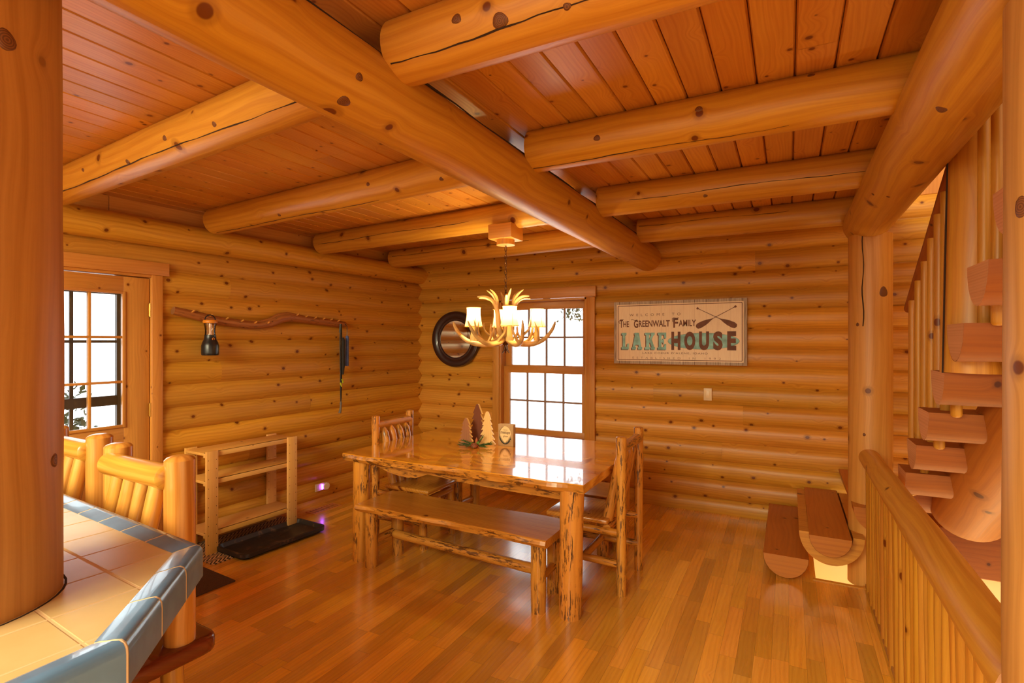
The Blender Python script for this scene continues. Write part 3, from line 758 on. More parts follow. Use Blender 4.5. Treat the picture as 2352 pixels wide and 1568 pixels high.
# ------------------------------------------------------------------ bar stools
def stool(loc, rot, label, src=None):
    if src: c = copy_tree(src); c.location = loc; c.rotation_euler.z = rot; c['label'] = label; return c
    c = thing('bar_stool', label, 'stool', loc, rot)
    for s in (-1, 1):
        mb = MB(); mb.log((.215 * s, 0, .60), (.215 * s, 0, 1.205), .047, .046, n=22, wob=.012, freq=4., mc=1, round_=.014); mb.build('back_post', [M_stool, M_stool], c)
        for y in (.0, -.36):
            mb = MB(); mb.log((.20 * s, y, 0), (.16 * s, y, .56), .035, n=14, wob=.02); mb.build('leg', M_stool, c)
    mb = MB(); mb.log((-.20, -.035, 1.15), (.20, -.03, 1.15), .040, .042, n=22, wob=.02, freq=5., mc=1, round_=.012); mb.build('top_rail', [M_stool, M_stool], c)
    mb = MB(); mb.log((-.20, -.12, .63), (.235, -.12, .63), .030, n=16, mc=1); mb.build('lower_rail', [M_stool, M_end], c)
    for i in range(4):
        x = -.13 + .088 * i
        mb = MB(); mb.log((x + .01, -.03, 1.13), (x - .01, -.12, .64), .027, .029, n=14, wob=.03, freq=6.); mb.build('slat', M_stool, c)
    mb = MB(); pl = []
    for cx, cy, a0 in ((.235, .05, 0), (-.235, .05, 90), (-.235, -.36, 180), (.235, -.36, 270)):
        for q in range(5): a = math.radians(a0 + q * 22.5); pl.append((cx + .05 * math.cos(a), cy + .05 * math.sin(a)))
    mb.prism(pl, .545, .60); mb.build('seat', M_cherry, c, bevel=.014)
    return c
s1 = stool((-2.02, 1.055, 0), math.radians(-3), 'honey-coloured log bar stool nearest the counter corner, right of its twin')
stool((-2.735, 1.145, 0), math.radians(-3), 'honey-coloured log bar stool half hidden behind the big log post', s1)

# ------------------------------------------------------------------ shoe shelf, mats, tray (left wall)
def wall_thing(name, label, cat, s, n, z):
    return thing(name, label, cat, LW(s, n, z), -A)
sh = wall_thing('shoe_shelf', 'raw pine three-tier shelf unit standing against the left log wall', 'shelf', 2.435, .19, 0)
for y in (-.348, .348):
    for x in (-.135, .148):
        mb = MB(); mb.box((x, y, .388), (.020, .088, .776), 2)
        for z in (.05 + .07 * np_ for np_ in range(10)): 
            for yy in (-.03, .03): mb.box((x + .0103, y + yy, z + .03), (.001, .005, .005), 0, m=1)
        mb.build('upright', [M_shelf, M_dark], sh, bevel=.002)
for z in (.765, .555, .165):
    mb = MB(); mb.box((.004, 0, z - .010), (.262, .79, .02), 1); mb.box((.125, 0, z - .018), (.022, .788, .036), 1); mb.build('shelf_board', M_shelf, sh, bevel=.002)
def herring():
    m = N('herringbone_rubber'); t = m.n('ShaderNodeTexCoord'); X, Y, Z = m.xyz(t.outputs['Object'])
    row = m.math('FLOOR', m.math('MULTIPLY', X, 24.)); sg = m.math('SUBTRACT', m.math('MULTIPLY', m.math('MODULO', m.math('ABSOLUTE', row), 2.), 2.), 1.)
    f = m.math('FRACT', m.math('ADD', m.math('MULTIPLY', Y, 30.), m.math('MULTIPLY', m.math('MULTIPLY', X, 34.), sg)))
    k = m.mr(m.math('ABSOLUTE', m.math('SUBTRACT', f, .5)), .22, .30)
    m.set(Base_Color=m.mix(k, (.55, .32, .14), (.025, .018, .013)), Roughness=.8); m.bump(k, .4, .003); return m.mat
mb = MB(); mb.box((0, 0, .004), (.52, .92, .008), 1)
o = mb.build('rubber_mat', herring(), label='dark herringbone rubber mat on the floor beneath the pine shelf', cat='mat', loc=LW(2.43, .28, 0), rotz=-A, bevel=.002)
o = MB(); o.box((0, 0, .005), (.60, .95, .010), 1)
def carpet(col):
    m = N('doormat_fibre'); t = m.n('ShaderNodeTexCoord'); n1 = m.noise(t.outputs['Object'], 260., 3.); n2 = m.noise(t.outputs['Object'], 12., 3.)
    m.set(Base_Color=m.mix(m.mr(n1, .35, .65), tuple(c * .5 for c in col), col), Roughness=1.); m.bump(n1, .7, .004); return m.mat
o.build('doormat', carpet((.11, .055, .03)), label='brown fibre doormat on the floor in front of the glazed door', cat='mat', loc=(-3.60, 1.80, 0), rotz=math.radians(-4), bevel=.003)
# boot tray
mb = MB()
def rr(w, h, r, n=6):
    pts = []
    for cx, cy, a0 in ((w / 2 - r, h / 2 - r, 0), (-w / 2 + r, h / 2 - r, 90), (-w / 2 + r, -h / 2 + r, 180), (w / 2 - r, -h / 2 + r, 270)):
        for q in range(n + 1): a = math.radians(a0 + 90 * q / n); pts.append((cx + r * math.cos(a), cy + r * math.sin(a)))
    return pts
rings = [(0, .012, .012), (0, .040, .0), (.016, .042, .0), (.020, .036, .0), (.030, .014, 0), (.032, .012, 0)]
R = []
for ins, z, _ in rings: R.append([(x, y, z) for x, y in rr(.385 - 2 * ins, .745 - 2 * ins, .06 - ins * .7)])
n = len(R[0]); vs = [p for r in R for p in r]
mb.add(vs, [(i * n + j, i * n + (j + 1) % n, (i + 1) * n + (j + 1) % n, (i + 1) * n + j) for i in range(len(R) - 1) for j in range(n)] + [tuple(range((len(R) - 1) * n, len(R) * n))], [(0, 0, 0)] * len(vs))
mb.add([(x, y, .008) for x, y, z in R[0]], [tuple(range(n))], [(0, 0, 0)] * n)
def traymat():
    m = N('black_tray_plastic'); t = m.n('ShaderNodeTexCoord'); n1 = m.noise(t.outputs['Object'], 16., 5., .7)
    m.set(Base_Color=m.mix(m.mr(n1, .56, .68), (.018, .014, .013), (.12, .065, .04)), Roughness=.42); return m.mat
mb.build('boot_tray', traymat(), label='shallow black plastic boot tray on the floor before the pine shelf', cat='tray', loc=(-3.66, 2.85, 0.009), rotz=math.radians(-3), smooth=50)
# floor register
mb = MB(); mb.box((0, 0, .003), (.13, .32, .006), 1)
for i in range(9): mb.box((0, -.13 + .0325 * i, .0064), (.09, .006, .001), 0, m=1)
mb.build('floor_vent', [M_trim, M_dark], label='wooden floor vent grille near the base of the left wall', cat='vent', loc=LW(1.62, .19, 0), rotz=-A)

# ------------------------------------------------------------------ things on the left wall
# branch coat rack
pts = [LW(s, .075, z) for s, z in ((2.925, 1.833), (2.79, 1.809), (2.65, 1.778), (2.54, 1.762), (2.43, 1.752), (2.32, 1.743), (2.22, 1.744), (2.11, 1.766), (2.03, 1.806), (1.94, 1.825), (1.85, 1.820), (1.75, 1.810), (1.64, 1.801), (1.52, 1.793), (1.42, 1.784), (1.33, 1.777), (1.26, 1.774))]
o0 = LW(2.05, .06, 1.79)
def rel(p): return p - o0
cr = thing('branch_coat_rack', 'wavy reddish driftwood branch with pegs mounted on the left wall', 'coat rack', o0)
M_branch = wood('driftwood', (.46, .17, .05), (.25, .07, .018), .5, 30, 3., .01, .7, .1, flecks=.6)
mb = MB(); mb.tube([rel(p) for p in pts], [.030, .036, .036, .034, .034, .036, .038, .042, .047, .042, .038, .036, .036, .035, .034, .032, .026], n=16, wob=.09, freq=11.)
mb.build('branch', M_branch, cr)
for s, z in ((2.80, 1.825), (2.66, 1.80), (2.53, 1.78), (2.40, 1.765), (2.28, 1.755), (2.16, 1.755), (1.86, 1.84), (1.76, 1.83), (1.66, 1.82), (1.56, 1.815), (1.47, 1.81), (1.38, 1.80)):
    mb = MB(); p = LW(s, .10, z); q = LW(s, .135, z + .014); mb.tube([rel(p), rel(q)], .0065, n=8, round_=.003); mb.build('peg', M_trim, cr)
# lantern
lt = thing('camping_lantern', 'black and orange camping lantern hanging from the branch rack', 'lantern', LW(2.69, .155, 1.492))
M_blk = plain('black_plastic', (.012, .012, .014), .3); M_org = plain('orange_plastic', (.75, .26, .02), .35)
mb = MB(); mb.lathe([(0, .0), (.058, .0), (.062, .006), (.063, .02), (.062, .075), (.056, .10), (.044, .125), (.041, .15), (.041, .16), (0, .16)], (0, 0, 0)); mb.build('base', M_blk, lt)
mb = MB(); mb.lathe([(.038, .16), (.036, .19), (.039, .22), (.047, .255)], (0, 0, 0)); mb.build('globe', M_clear, lt)
mb = MB(); mb.lathe([(0, .16), (.010, .162), (.009, .21), (.014, .225), (.012, .25), (0, .255)], (0, 0, 0), n=12); mb.build('bulb', plain('reflector', (.85, .6, .5), .15, .8), lt)
mb = MB(); mb.lathe([(0, .252), (.050, .252), (.052, .258), (.052, .268), (.046, .276), (0, .277)], (0, 0, 0)); mb.build('cap', M_org, lt)
mb = MB(); mb.tube([(0, -.044, .268), (0, -.038, .295), (0, -.02, .312), (0, 0, .316), (0, .02, .312), (0, .038, .295), (0, .044, .268)], .0045, n=8); mb.build('handle', M_blk, lt)
mb = MB(); Mr = Matrix.Rotation(PI / 2, 3, 'Y'); mb.lathe([(.006, 0), (.010, 0), (.010, .003), (.006, .003)], (.042, -.002, .128), n=16, M=Mr); mb.build('switch', M_org, lt)
# trekking poles
tp = thing('trekking_poles', 'pair of folded black trekking poles hanging at the right end of the branch rack', 'poles', LW(1.376, .145, 1.77))
mb = MB()
for s, dy in ((-1, .008), (1, -.008)): mb.tube([(0, dy, 0), (0, dy * 1.3, -.17), (.002, dy * .8, -.55), (0, dy * .3, -.80)], [.006, .0065, .006, .005], n=8)
mb.build('shaft', M_blk, tp)
mb = MB(); mb.tube([(.012, .018, -.13), (.012, .018, -.16), (.014, .016, -.42), (.01, .014, -.50)], [.011, .019, .017, .010], n=12); mb.build('grip', plain('foam_grip', (.02, .016, .014), .8), tp)
mb = MB(); mb.tube([(.0, .03, -.20), (-.0, .045, -.21)], .006, n=8); mb.tube([(.0, -.002, 0.005), (0, -.01, -.08)], .012, n=8); mb.build('strap', M_blk, tp)
mb = MB(); mb.box((.008, .012, -.565), (.012, .012, .04), 2, Matrix.Rotation(.3, 3, 'X')); mb.box((.008, -.006, -.60), (.012, .011, .04), 2, Matrix.Rotation(.3, 3, 'X')); mb.build('yellow_band', plain('lime', (.55, .6, .02), .4), tp)
mb = MB(); mb.lathe([(0, -.80), (.012, -.80), (.014, -.79), (.006, -.765), (.006, -.74), (0, -.74)], (0, 0, 0), n=12); mb.tube([(0, 0, -.80), (0, -.004, -.84), (0, -.014, -.885)], [.009, .011, .015], n=10); mb.build('rubber_foot', plain('grey_rubber', (.16, .13, .11), .7), tp)
mb = MB(); mb.tube([(0, 0, 0), (0, 0, -.02), (0, -.004, -.30)], [.014, .017, .019], n=14, round_=.004)
mb.build('blue_sleeve', plain('blue_foam', (.09, .15, .42), .85, noise=.2), label='blue foam tube hanging right beside the trekking poles', cat='tube', loc=LW(1.287, .135, 1.655))
mb = MB(); mb.tube([(0, 0, 0), (0, .0, .10), (-.035, 0, .125)], .003, n=6); o = mb.build('hanging_cord', M_blk, bpy.data.objects['blue_sleeve'])
# outlet and night light
ou = thing('outlet_plate', 'small horizontal ivory wall outlet low on the left log wall', 'outlet', LW(1.555, .055, .175), -A)
M_iv = plain('ivory_plastic', (.80, .62, .38), .35)
mb = MB(); mb.box((0, 0, 0), (.006, .12, .072), 1); mb.build('plate', M_iv, ou, bevel=.002)
mb = MB(); mb.box((.004, -.03, 0), (.003, .03, .045), 1); mb.build('socket', plain('socket', (.65, .50, .32), .4), ou)
nl = thing('night_light', 'round plug-in night light glowing violet on the low wall outlet', 'light', LW(1.505, .064, .177), -A)
mb = MB(); Mr = Matrix.Rotation(PI / 2, 3, 'Y'); mb.lathe([(0, .034), (.030, .034), (.036, .028), (.037, .012), (.030, .0), (0, 0)], (0, 0, 0), n=24, M=Mr); mb.build('cover', plain('white_plastic', (.85, .74, .6), .4), nl)
mb = MB(); mb.box((.009, -.040, 0), (.012, .006, .05), 1); mb.build('glow_strip', plain('violet_led', (.3, .1, .8), .5, emit=(.35, .08, 1.), es=14), nl)

# ------------------------------------------------------------------ things on the back wall
mi = thing('round_mirror', 'round mirror in a wide dark espresso frame on the back wall', 'mirror', (-3.475, YB - .055, 1.627))
Mr = Matrix.Rotation(PI / 2, 3, 'X')
mb = MB(); mb.lathe([(.216, .0), (.216, .022), (.222, .030), (.236, .034), (.246, .031), (.262, .040), (.300, .046), (.322, .036), (.330, .018), (.330, .0)], (0, 0, 0), n=64, M=Mr)
mb.build('frame', plain('espresso_frame', (.030, .010, .010), .3, coat=.4), mi, smooth=35)
mb = MB(); mb.lathe([(0, .016), (.218, .016)], (0, 0, 0), n=64, M=Mr); mb.lathe([(0, .0), (.218, .0)], (0, 0, 0), n=64, M=Mr)
mb.build('mirror_glass', plain('mirror_silver', (.86, .84, .76), .03, 1.), mi)

sw = thing('light_switch', 'ivory rocker light switch on the back wall below the sign', 'switch', (-.670, YB - .052, 1.107))
mb = MB(); mb.box((0, 0, 0), (.072, .008, .115), 2); mb.build('plate', M_iv, sw, bevel=.003)
mb = MB(); mb.box((.0, -.0055, -.008), (.033, .006, .030), 2); mb.box((0, -.005, 0), (.036, .003, .068), 2); mb.build('rocker', plain('switch_rocker', (.85, .66, .40), .3), sw, bevel=.001)

# sign
def text_mesh(name, txt, w, h, x, y, mat, parent, yl, bold=0., shear=0., spacing=1., left=True, thick=.0006):
    cu = bpy.data.curves.new('t', 'FONT'); cu.body = txt; cu.size = 1; cu.offset = bold; cu.space_character = spacing; cu.shear = shear
    cu.extrude = 0; cu.resolution_u = 4
    to = bpy.data.objects.new('t', cu); C.objects.link(to)
    dg = bpy.context.evaluated_depsgraph_get(); me = bpy.data.meshes.new_from_object(to.evaluated_get(dg))
    bpy.data.objects.remove(to)
    xs = [v.co.x for v in me.vertices]; ys = [v.co.y for v in me.vertices]
    x0, x1, y0, y1 = min(xs), max(xs), min(ys), max(ys)
    for v in me.vertices:
        vx = (v.co.x - x0) / (x1 - x0) * w; vy = (v.co.y - y0) / (y1 - y0) * h
        v.co = (x + vx, yl, y + vy)
    me.materials.clear(); me.materials.append(mat)
    o = bpy.data.objects.new(name, me); C.objects.link(o); o.parent = parent
    return o
SW, SH = 1.224, .612
sg = thing('lake_house_sign', 'cream wooden lake house sign with crossed paddles hanging on the back wall', 'sign', (-1.556, YB - .085, 1.381), 0)
# local: x right, z up, face at y = -.0
def signmat():
    m = N('whitewashed_board'); t = m.n('ShaderNodeTexCoord'); X, Y, Z = m.xyz(t.outputs['Object'])
    pl = m.math('FLOOR', m.math('DIVIDE', m.math('ADD', X, .05), .103)); fx = m.math('FRACT', m.math('DIVIDE', m.math('ADD', X, .05), .103))
    q, qc = m.white(pl, '1D')
    n1 = m.noise(m.vec(m.math('MULTIPLY', X, 160.), 0., m.math('MULTIPLY', Z, 7.)), 1., 4., .6)
    inner = m.math('MINIMUM', m.math('MINIMUM', m.math('SUBTRACT', X, .028), m.math('SUBTRACT', SW - .028, X)), m.math('MINIMUM', m.math('SUBTRACT', Z, .028), m.math('SUBTRACT', SH - .028, Z)))
    k = m.mr(inner, -.001, .001)
    frame_c = m.mix(m.mr(n1, .3, .75), m.mix(q, (.50, .42, .34), (.72, .62, .50)), (.22, .13, .09))
    face = m.mix(m.mr(n1, .35, .8), (.97, .82, .62), (.88, .70, .52))
    gap = m.mr(m.math('MINIMUM', fx, m.math('SUBTRACT', 1., fx)), 0., .035, 1., 0.)
    col = m.mix(k, m.mix(gap, frame_c, (.12, .05, .03)), m.mix(m.math('MULTIPLY', gap, .28), face, (.45, .25, .16)))
    m.set(Base_Color=col, Roughness=.6); return m.mat
mb = MB(); mb.box((SW / 2, .02, SH / 2), (SW, .04, SH), 0); mb.build('panel', signmat(), sg, smooth=0)
M_br = plain('sign_brown', (.17, .058, .028), .6, noise=.25); M_aq = plain('sign_aqua', (.28, .60, .62), .6, noise=.3); M_bl = plain('sign_thin_line', (.22, .10, .06), .6)
mb = MB()
for ins, wd in ((.041, .006),):
    for (x, z, w, h) in ((SW / 2, ins, SW - 2 * ins, wd), (SW / 2, SH - ins, SW - 2 * ins, wd), (ins, SH / 2, wd, SH - 2 * ins), (SW - ins, SH / 2, wd, SH - 2 * ins)): mb.box((x, -.001, z), (w, .002, h), 0)
mb.build('border_line', M_br, sg, smooth=0)
# ellipse
mb = MB(); ex, ez, ea, eb = .845, .222, .317, .077
for (a, b, mt, yy) in ((ea, eb, 1, -.0008), (ea - .002, eb - .002, 0, -.0014)):
    vs = [(ex + a * math.cos(2 * PI * i / 64), yy, ez + b * math.sin(2 * PI * i / 64)) for i in range(64)]; mb.add(vs, [tuple(range(64))], [(0, 0, 0)] * 64, mt)
mb.build('board_emblem', [M_aq, M_br], sg, smooth=0)
T = lambda nm, tx, x0, x1, z0, z1, mat, **k: text_mesh(nm, tx, x1 - x0, z1 - z0, x0, z0, mat, sg, k.pop('yl', -.0022), **k)
xf = lambda u: (u - 190) / (2197 - 190) * SW
T('lettering', 'W  E  L  C  O  M  E      T  O', xf(450), xf(1250), .468, .492, M_bl)
T('lettering', 'T', xf(290), xf(340), .355, .438, M_br, bold=.03); T('lettering', 'HE', xf(345), xf(440), .362, .420, M_br, bold=.022)
T('lettering', 'G', xf(520), xf(590), .352, .430, M_br, bold=.03); T('lettering', 'REENWALT', xf(600), xf(1088), .362, .424, M_br, bold=.022)
T('lettering', 'F', xf(1140), xf(1215), .350, .440, M_br, bold=.03); T('lettering', 'AMILY', xf(1222), xf(1480), .362, .424, M_br, bold=.022)
mb = MB()
for pts in ([(.050, .418), (.066, .432), (.09, .434), (.10, .437)], [(.050, .418), (.055, .402), (.066, .398)], [(.173, .432), (.19, .437), (.21, .425), (.235, .432)], [(.57, .438), (.585, .446), (.61, .440), (.63, .446)], [(.57, .438), (.573, .41), (.59, .402)]):
    mb.tube([(x, -.0022, z) for x, z in pts], .0024, n=6)
mb.build('flourish', M_br, sg)
def slab_letter(ch):
    """stroke boxes in a 0..1 box"""
    if ch == 'L': return [[(0, 0), (1, 0), (1, .36), (.78, .36), (.72, .16), (.50, .16), (.50, .86), (.66, .86), (.66, 1), (0, 1), (0, .86), (.14, .86), (.14, .16), (0, .16)]]
    if ch == 'A': return [[(0, 0), (.40, 0), (.40, .15), (.33, .15), (.36, .28), (.64, .28), (.67, .15), (.60, .15), (.60, 0), (1, 0), (1, .15), (.92, .15), (.68, 1), (.26, 1), (.26, .86), (.30, .86), (.08, .15), (0, .15)]]
    if ch == 'K': return [[(0, 0), (.5, 0), (.5, .15), (.42, .15), (.42, .36), (.50, .44), (.66, .15), (.60, .15), (.60, 0), (1, 0), (1, .15), (.94, .15), (.68, .60), (.88, .86), (.97, .86), (.97, 1), (.58, 1), (.58, .86), (.64, .86), (.42, .58), (.42, .86), (.5, .86), (.5, 1), (0, 1), (0, .86), (.12, .86), (.12, .15), (0, .15)]]
    if ch == 'E': return [[(0, 0), (1, 0), (1, .34), (.80, .34), (.74, .15), (.44, .15), (.44, .42), (.58, .42), (.62, .34), (.74, .34), (.74, .66), (.62, .66), (.58, .58), (.44, .58), (.44, .86), (.74, .86), (.80, .66), (1, .66), (1, 1), (0, 1), (0, .86), (.12, .86), (.12, .15), (0, .15)]]
from mathutils.geometry import tessellate_polygon
for ch, a, b in (('L', 318, 440), ('A', 486, 655), ('K', 698, 858), ('E', 900, 1033)):
    for dx, dz, mt, yy in ((-.008, -.006, M_br, -.0016), (0, 0, M_aq, -.0024)):
        mb = MB(); x0, x1 = xf(a), xf(b)
        for poly in slab_letter(ch):
            pp = [Vector((x0 + x * (x1 - x0) + dx, yy, .140 + z * .165 + dz)) for x, z in poly]
            mb.add(pp, [tuple(t) for t in tessellate_polygon([pp])], [(0, 0, 0)] * len(pp))
        mb.build('lettering', mt, sg, smooth=0)
for ch, a, b in (('H', 1112, 1250), ('O', 1306, 1470), ('U', 1524, 1670), ('S', 1728, 1862), ('E', 1925, 2050)):
    T('lettering', ch, xf(a), xf(b), .138, .312, M_br, bold=.055, yl=-.003)
T('lettering', "LAKE COEUR D'ALENE, IDAHO", xf(660), xf(1650), .096, .116, M_bl, spacing=1.25)
T('lettering', 'E S T A B L I S H E D    I N    1 9 9 2', xf(498), xf(1835), .050, .070, plain('faded_brown', (.45, .27, .17), .7), spacing=1.3)
mb = MB()
def paddle(hx, hz, bx, bz):
    h = Vector((hx, 0, hz)); b = Vector((bx, 0, bz)); d = (b - h).normalized(); s = Vector((d.z, 0, -d.x)); L = (b - h).length
    pr_ = [(0, .009), (.012, .010), (.02, .004), (.028, .0022), (L * .58, .0028), (L * .63, .007), (L * .70, .016), (L * .80, .024), (L * .92, .027), (L * .98, .020), (L, .006)]
    for (t0, w0), (t1, w1) in zip(pr_, pr_[1:]):
        q = [h + d * t0 - s * w0, h + d * t0 + s * w0, h + d * t1 + s * w1, h + d * t1 - s * w1]
        mb.add([v + Vector((0, -.003, 0)) for v in q], [(0, 1, 2, 3)], [(0, 0, 0)] * 4)
paddle(xf(1490), .532, xf(2056), .354); paddle(xf(2052), .540, xf(1484), .352)
mb.build('crossed_paddles', M_br, sg, smooth=0)

# ------------------------------------------------------------------ chandelier
CH = Vector((-1.85, 3.42, 0))
ch = thing('antler_chandelier', 'antler chandelier with lit cream shades hanging above the dining table', 'chandelier', (CH.x, CH.y, 2.33))
def cz(z): return z - 2.33
mb = MB(); mb.box((0, 0, cz(2.40)), (.19, .19, .105), 0); mb.build('mounting_block', M_trim, ch, bevel=.002)
mb = MB(); mb.lathe([(0, cz(2.347)), (.066, cz(2.347)), (.068, cz(2.31)), (0, cz(2.308))], (0, 0, 0), n=32); mb.build('canopy', [M_trim], ch)
M_iron = plain('aged_bronze', (.10, .05, .03), .35, .9)
mb = MB(); z = 2.31; k = 0
while z > 1.93:
    r = .009; pts = []
    for i in range(9):
        a = 2 * PI * i / 8; lx = r * math.sin(a); lz = .019 * math.cos(a); pts.append((lx, 0, cz(z) + lz) if k % 2 else (0, lx, cz(z) + lz))
    mb.tube(pts, .0022, n=6, caps=False); z -= .029; k += 1
mb.build('chain', M_iron, ch)
M_ant = plain('antler_bone', (.60, .38, .15), .4, noise=.3)
def bez(p, n=16):
    p = [Vector(q) for q in p]; out = []
    for i in range(n + 1):
        t = i / n; q = list(p)
        while len(q) > 1: q = [q[j].lerp(q[j + 1], t) for j in range(len(q) - 1)]
        out.append(q[0])
    return out
def antler(main, tines, r0=.021, r1=.004, rot=0.):
    mb = MB(); Rz = Matrix.Rotation(rot, 3, 'Z')
    pts = [Rz @ p for p in bez(main)]; N_ = len(pts)
    mb.tube(pts, [r0 * (1 - i / (N_ - 1)) ** .55 + r1 for i in range(N_)], n=10, wob=.06, freq=30, round_=.004)
    for t, ctrl, r in tines:
        b = bez(main)[int(t * (N_ - 1))]; q = [Rz @ p for p in bez([b] + [b + Vector(c) for c in ctrl], 10)]
        mb.tube(q, [r * (1 - i / 10) ** .6 + .0022 for i in range(11)], n=8, wob=.05, freq=30, round_=.003)
    mb.build('antler', M_ant, ch)
ZB = cz(1.60)
# lower ring: six antlers sweeping out and up
for a in (200, 255, 318, 15, 75, 140):
    f = random.uniform(.93, 1.06)
    antler([(.02, 0, ZB + .03), (.10 * f, .02, ZB - .04), (.26 * f, .03, ZB - .05), (.34 * f, 0, ZB + .03), (.375 * f, -.02, ZB + .14)],
           [(.30, [(-.01, .02, .04), (-.05, .05, .07), (-.05, .05, .13)], .010), (.55, [(.02, -.03, .02), (.03, -.06, .07), (.0, -.07, .15)], .010), (.75, [(.02, .03, .02), (.04, .05, .05), (.05, .04, .10)], .008)], rot=math.radians(a))
# upper crown
for a in (185, 230, 300, 350, 60, 120):
    antler([(.03, 0, ZB + .05), (.09, 0, ZB + .12), (.03, .01, ZB + .24), (.08, 0, ZB + .345), (.215, 0, ZB + .325)],
           [(.60, [(-.01, .0, .05), (.0, .02, .09), (.06, .03, .125)], .014)], r0=.018, rot=math.radians(a))
mb = MB(); mb.lathe([(0, ZB - .03), (.02, ZB - .025), (.035, ZB), (.03, ZB + .02), (.012, ZB + .04), (.008, ZB + .36), (.0, ZB + .37)], (0, 0, 0), n=16)
for i in range(3):
    a = i * 2.1; mb.tube([(0, 0, ZB - .02), (.012 * math.cos(a), .012 * math.sin(a), ZB - .06), (.03 * math.cos(a), .03 * math.sin(a), ZB - .085)], [.010, .008, .004], n=8)
mb.build('hub', M_iron, ch)
def shade_mat():
    m = N('lit_parchment_shade'); t = m.n('ShaderNodeTexCoord'); X, Y, Z = m.xyz(t.outputs['Object'])
    k = m.mr(Z, 0., .155)
    df = m.n('ShaderNodeBsdfDiffuse'); df.inputs[0].default_value = (.9, .72, .40, 1); tl = m.n('ShaderNodeBsdfTranslucent'); tl.inputs[0].default_value = (1., .78, .42, 1)
    mx = m.n('ShaderNodeMixShader'); mx.inputs[0].default_value = .22; m.L(df.outputs[0], mx.inputs[1]); m.L(tl.outputs[0], mx.inputs[2])
    em = m.n('ShaderNodeEmission'); em.inputs[0].default_value = (1., .74, .33, 1); em.inputs[1].default_value = .30
    ad = m.n('ShaderNodeAddShader'); m.L(mx.outputs[0], ad.inputs[0]); m.L(em.outputs[0], ad.inputs[1]); m.L(ad.outputs[0], m.out.inputs[0]); return m.mat
M_shade = shade_mat(); M_rim = plain('shade_piping', (.75, .42, .10), .6)
M_bulb = plain('bulb_glow', (1, .9, .7), .5, emit=(1, .82, .5), es=5)
M_cand = plain('resin_candle', (.75, .52, .20), .5, noise=.25)
mir = Matrix.Identity(3)
rt = Vector((math.cos(math.atan2(636, 1210)), math.sin(math.atan2(636, 1210)), 0)); fw = Vector((-rt.y, rt.x, 0))
for sx, sy, dz in ((-.235, -.03, 0), (.03, -.20, .0), (.235, .10, .0), (-.045, .22, 0)):
    p = rt * sx + fw * sy; zb = ZB + .055
    mb = MB(); mb.lathe([(0, -.06), (.028, -.06), (.022, -.03), (.020, .02), (.019, .05), (0, .05)], (0, 0, 0), n=14)
    cnd = mb.build('candle_sleeve', M_cand, ch); cnd.location = (p.x, p.y, zb + .01)
    mb = MB(); mb.lathe([(0, .03), (.011, .035), (.018, .06), (.012, .085), (0, .10)], (0, 0, 0), n=12); b = mb.build('bulb', M_bulb, ch); b.location = (p.x, p.y, zb + .02)
    b.visible_shadow = True
    mb = MB(); mb.lathe([(.066, 0), (.056, .045), (.050, .09), (.050, .125), (.053, .138)], (0, 0, 0), n=32); s_ = mb.build('lamp_shade', M_shade, ch); s_.location = (p.x, p.y, zb + .055)
    mb = MB()
    for r, z in ((.0665, 0), (.0535, .138)): mb.tube([(r * math.cos(2 * PI * i / 32), r * math.sin(2 * PI * i / 32), z) for i in range(33)], .0022, n=6, caps=False)
    for i in range(4):
        a = i * PI / 2 + math.atan2(p.y, p.x) + .2; mb.tube([(r * math.cos(a), r * math.sin(a), z) for r, z in ((.067, 0), (.057, .045), (.051, .09), (.051, .125), (.054, .138))], .0014, n=5)
    mb.build('piping', M_rim, s_)
    lo = lamp('bulb_light', 'POINT', (CH.x + p.x, CH.y + p.y, 2.33 + zb + .155), 11, (1., .74, .30), .03)

# ------------------------------------------------------------------ centrepiece and block sign on the table
TZ = .79
M_t1 = wood('tree_brown', (.36, .15, .07), (.25, .09, .04), .5, 60, .3, .001, .3, .02); M_t2 = wood('tree_dark', (.19, .055, .026), (.12, .03, .015), .5, 60, .3, .001, .3, .02); M_t3 = wood('tree_pale', (.82, .52, .20), (.70, .40, .14), .5, 60, .3, .001, .3, .02)
def fir(name, mat, edge, h, w, loc, rot, label, tiers=6):
    R_ = [(.006, h), (.012, h - .006)]
    for i in range(tiers):
        z1 = h * (1 - (i + 1.7) / (tiers + .85)) + .004; wi = w / 2 * (.36 + .64 * (i + 1) / tiers)
        R_ += [(wi * .93, z1 + .006), (wi, z1), (wi - .004, z1 - .003), (wi * .72, z1 + .001), (wi * .70, z1 - .006)]
    R_ = R_[:-2] + [(w * .36, 0)]
    poly = [(-x, z) for x, z in R_] + [(x, z) for x, z in reversed(R_)]
    mb = MB(); pp = [Vector((x, z, 0)) for x, z in poly]; tri = tessellate_polygon([pp])
    for yy in (-.009, .009): mb.add([(x, yy, z) for x, z in poly], [tuple(t) for t in tri], [(z, x, 1.) for x, z in poly], 0)
    n = len(poly)
    for i in range(n):
        a, b = poly[i], poly[(i + 1) % n]; mb.add([(a[0], -.009, a[1]), (b[0], -.009, b[1]), (b[0], .009, b[1]), (a[0], .009, a[1])], [(0, 1, 2, 3)], [(0, 0, 1.)] * 4, 1)
    return mb.build(name, [mat, edge], label=label, cat='decoration', loc=loc, rotz=rot, smooth=0)
def tp_(dx, dy): return Vector((-2.15, 3.50, TZ)) + rt * dx + fw * dy
fir('wooden_tree', M_t1, M_t3, .215, .15, tp_(-.080, .0), -.12, 'short brown wooden fir cut-out, left of three on the table')
fir('wooden_tree', M_t2, M_t3, .315, .19, tp_(.005, .075), -.12, 'tall dark brown wooden fir cut-out, middle of three on the table')
